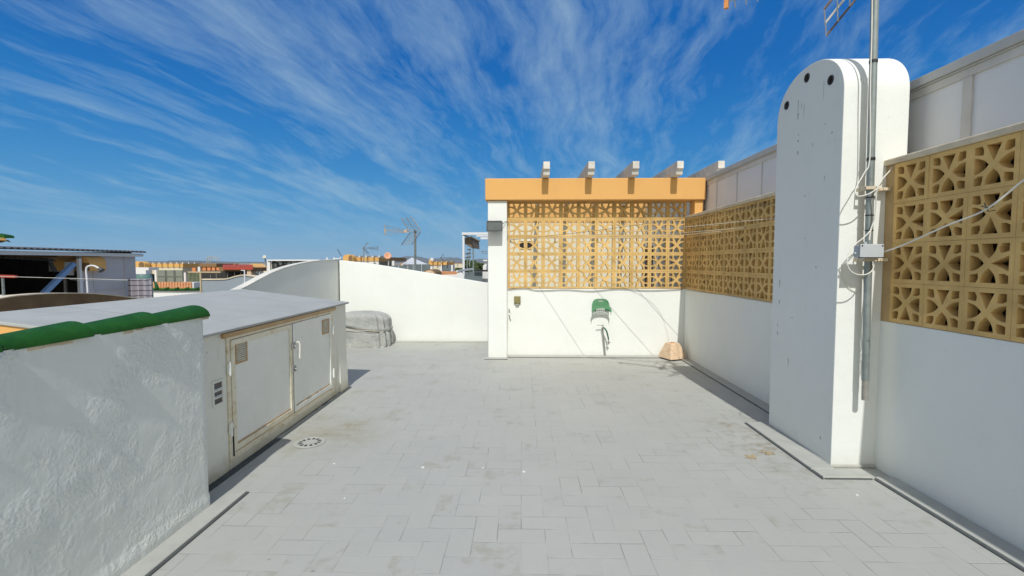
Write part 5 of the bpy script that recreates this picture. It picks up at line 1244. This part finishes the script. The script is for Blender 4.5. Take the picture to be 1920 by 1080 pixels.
# --- trees
def tree(px, pytop, pybase, Y, wpx, lb, seed):
    rnd = random.Random(seed); base_ = P(px, pybase, Y); base_.z = G; topz = P(px, pytop, Y).z; hw = wpx*Y/F/2
    t = thing('bushy_tree', lb, 'tree', tuple(base_), 'trees beyond the white pergola')
    mb = MB(); mid = Vector((base_.x, Y, topz-(topz-G)*.35)); mb.tube([base_, mid], .22, 8, r2=.12)
    for k in range(6):
        a = k*1.05; mb.tube([mid-Vector((0, 0, .4)), mid+Vector((math.cos(a)*hw*.6, math.sin(a)*hw*.6, 1.2))], .07, 5, r2=.03)
    mb.build('trunk', 'trunk', t)
    mb = MB(); cz = topz-hw*1.0
    cl_ = [(rnd.uniform(-1, 1)*hw*.75, rnd.uniform(-1, 1)*hw*.75, rnd.uniform(-.9, .55)*hw, rnd.uniform(.3, .5)*hw) for _ in range(26)]
    for (x, y, z, r_) in cl_:
        for k in range(150):
            d = Vector((rnd.gauss(0, 1), rnd.gauss(0, 1), rnd.gauss(0, 1))).normalized()*r_*rnd.uniform(.55, 1.1); c = Vector((base_.x+x, Y+y, cz+z))+d
            u = Vector((rnd.gauss(0, 1), rnd.gauss(0, 1), rnd.gauss(0, 1))).normalized()*.14; v = u.orthogonal().normalized()*.06
            mb.v += [c-u, c+v, c+u, c-v]; o = len(mb.v)-4; mb.f.append((o, o+1, o+2, o+3))
    mb.build('crown', 'leaf', t)
tree(881, 487, 560, 34, 24, 'dark bushy tree seen between the two pergola posts', 3)
tree(902, 493, 560, 36, 20, 'lower bushy tree between the rear pergola post and pillar', 5)
tree(893, 496, 560, 44, 22, 'far bushy tree filling the gap between two nearer trees', 9)
tree(862, 502, 560, 60, 14, 'small far tree left of the first white pergola post', 11)

# --- aerials over the roofs
def pole_aerial(px, pyboom, pybase, Y, s, ang, lb, yscale=1, **k):
    c = P(px, pyboom, Y); b = P(px, pybase, Y); t = thing('roof_aerial', lb, 'antenna', (b.x, b.y, b.z))
    mb = MB(); mb.tube([b, Vector((c.x, c.y, c.z+.05))], .035 if Y < 20 else .03, 8); mb.build('pole', 'galv', t)
    aerial(t, c, ang, s, 6, **k); return t
pole_aerial(778.5, 434.5, 520, 14.5, 1.02, math.radians(226), 'large roof aerial with two wire reflectors above the sloping white wall', width=.56, mats=('alu', 'sand', 'iron'), boomlen=1.0, xend=True)
pole_aerial(682, 465, 492, 30, .9, math.radians(38), 'medium roof aerial above the ochre turret house', width=.4, mats=('iron', 'alu', 'iron'), xend=True)
pole_aerial(827, 483, 495, 36, .75, math.radians(-5), 'tiny roof aerial above the small ochre house', width=.2, mats=('iron', 'iron', 'iron'))
def yagi(px, py0, py1, Y, lb, n=3):
    t = thing('roof_aerial', lb, 'antenna', tuple(P(px, py1, Y)))
    mb = MB(); mb.tube([P(px, py1, Y), P(px, py0, Y)], .03, 6); mb.build('pole', 'galv', t)
    mb = MB()
    for k in range(n):
        py = py0+2+k*7; mb.tube([P(px-4, py, Y), P(px+3, py-.5, Y)], .018, 5)
        for q in (-3.5, -1.5, .5, 2): mb.tube([P(px+q, py+1.2, Y+.1), P(px+q, py-1.2, Y-.1)], .012, 4)
    mb.build('element', 'iron', t)
yagi(880.5, 466, 500, 26, 'thin roof aerial pole seen left of the rear pergola post')
yagi(876, 474, 505, 30, 'thinner roof aerial pole closest to the front pergola post', 2)
rg = thing('roof_frame', 'thin metal frame standing on the brown-shaded parapet house roof', 'antenna', tuple(P(400, 494, 42)))
mb = MB()
for (a, b) in (((388, 493), (389, 482)), ((389, 482), (397, 481)), ((397, 481), (395, 492)), ((397, 481.5), (411, 484)), ((411, 484), (410, 492)), ((391, 492), (393, 482)), ((398, 484), (408, 485.5))):
    mb.tube([P(*a, 42), P(*b, 42)], .035, 5)
mb.build('tube_frame', 'alu', rg)
lo = thing('loop_aerial', 'small rectangular loop aerial beside the upper pillar edge', 'antenna', tuple(P(908, 474, 20)))
mb = MB()
for (a, b) in (((903.5, 470.5), (914, 471.5)), ((903.5, 470.5), (904, 474.5)), ((904, 474.5), (914, 475))): mb.tube([P(*a, 20), P(*b, 20)], .014, 5)
mb.build('loop', 'galv', lo)

# --- scattered far houses on the plain, each its own thing
rnd = random.Random(21); spots = []
fl_ = [('town_white', 'white'), ('town_ochre', 'ochre'), ('town_cream', 'cream')]
far_px = [(255, 'farthest left'), (436, 'left of the pale dish'), (520, 'behind the mottled screen pergola'), (590, 'behind the arched parapet'), (764, 'behind the grey canopy'), (860, 'left of the pergola post')]
for i, (px, wh) in enumerate(far_px):
    Y = 90+13*i; mt, nm_ = fl_[i % 3]; wpx = 18+6*(i % 3)
    t = thing('distant_house', '%s distant flat-roofed house %s' % (nm_, wh), 'house', tuple(P(px, 494, Y)), 'far houses on the plain')
    mb = MB(); mb.pbox(px-wpx/2, px+wpx/2, 493.6+i % 2, 560, Y, 9); mb.build('wall', mt, t)
    mb = MB(); mb.pbox(px-wpx/2-.5, px+wpx/2+.5, 492.9+i % 2, 493.5+i % 2, Y-.1, 9.3); mb.build('roof', 'terra', t)
    for k in range(3):
        mb = MB(); mb.pbox(px-wpx/2+2+k*wpx/3, px-wpx/2+4+k*wpx/3, 496, 499, Y-.03, .1); mb.build('window', 'greyglass', t)

# ---------------------------------------------------------------- air
hz = MB(); hz.box(-14500, 14500, -2000, 12600, -8, 260); ho = hz.build('haze', 'white'); stuff(ho)
hm = bpy.data.materials.new('air'); hm.use_nodes = True; ht = hm.node_tree; ht.nodes.clear()
ov = ht.nodes.new('ShaderNodeOutputMaterial'); pv = ht.nodes.new('ShaderNodeVolumePrincipled')
pv.inputs['Color'].default_value = (.78, .87, 1, 1); pv.inputs['Density'].default_value = 4e-5; pv.inputs['Anisotropy'].default_value = 0
ht.links.new(pv.outputs[0], ov.inputs['Volume']); ho.data.materials.clear(); ho.data.materials.append(hm)
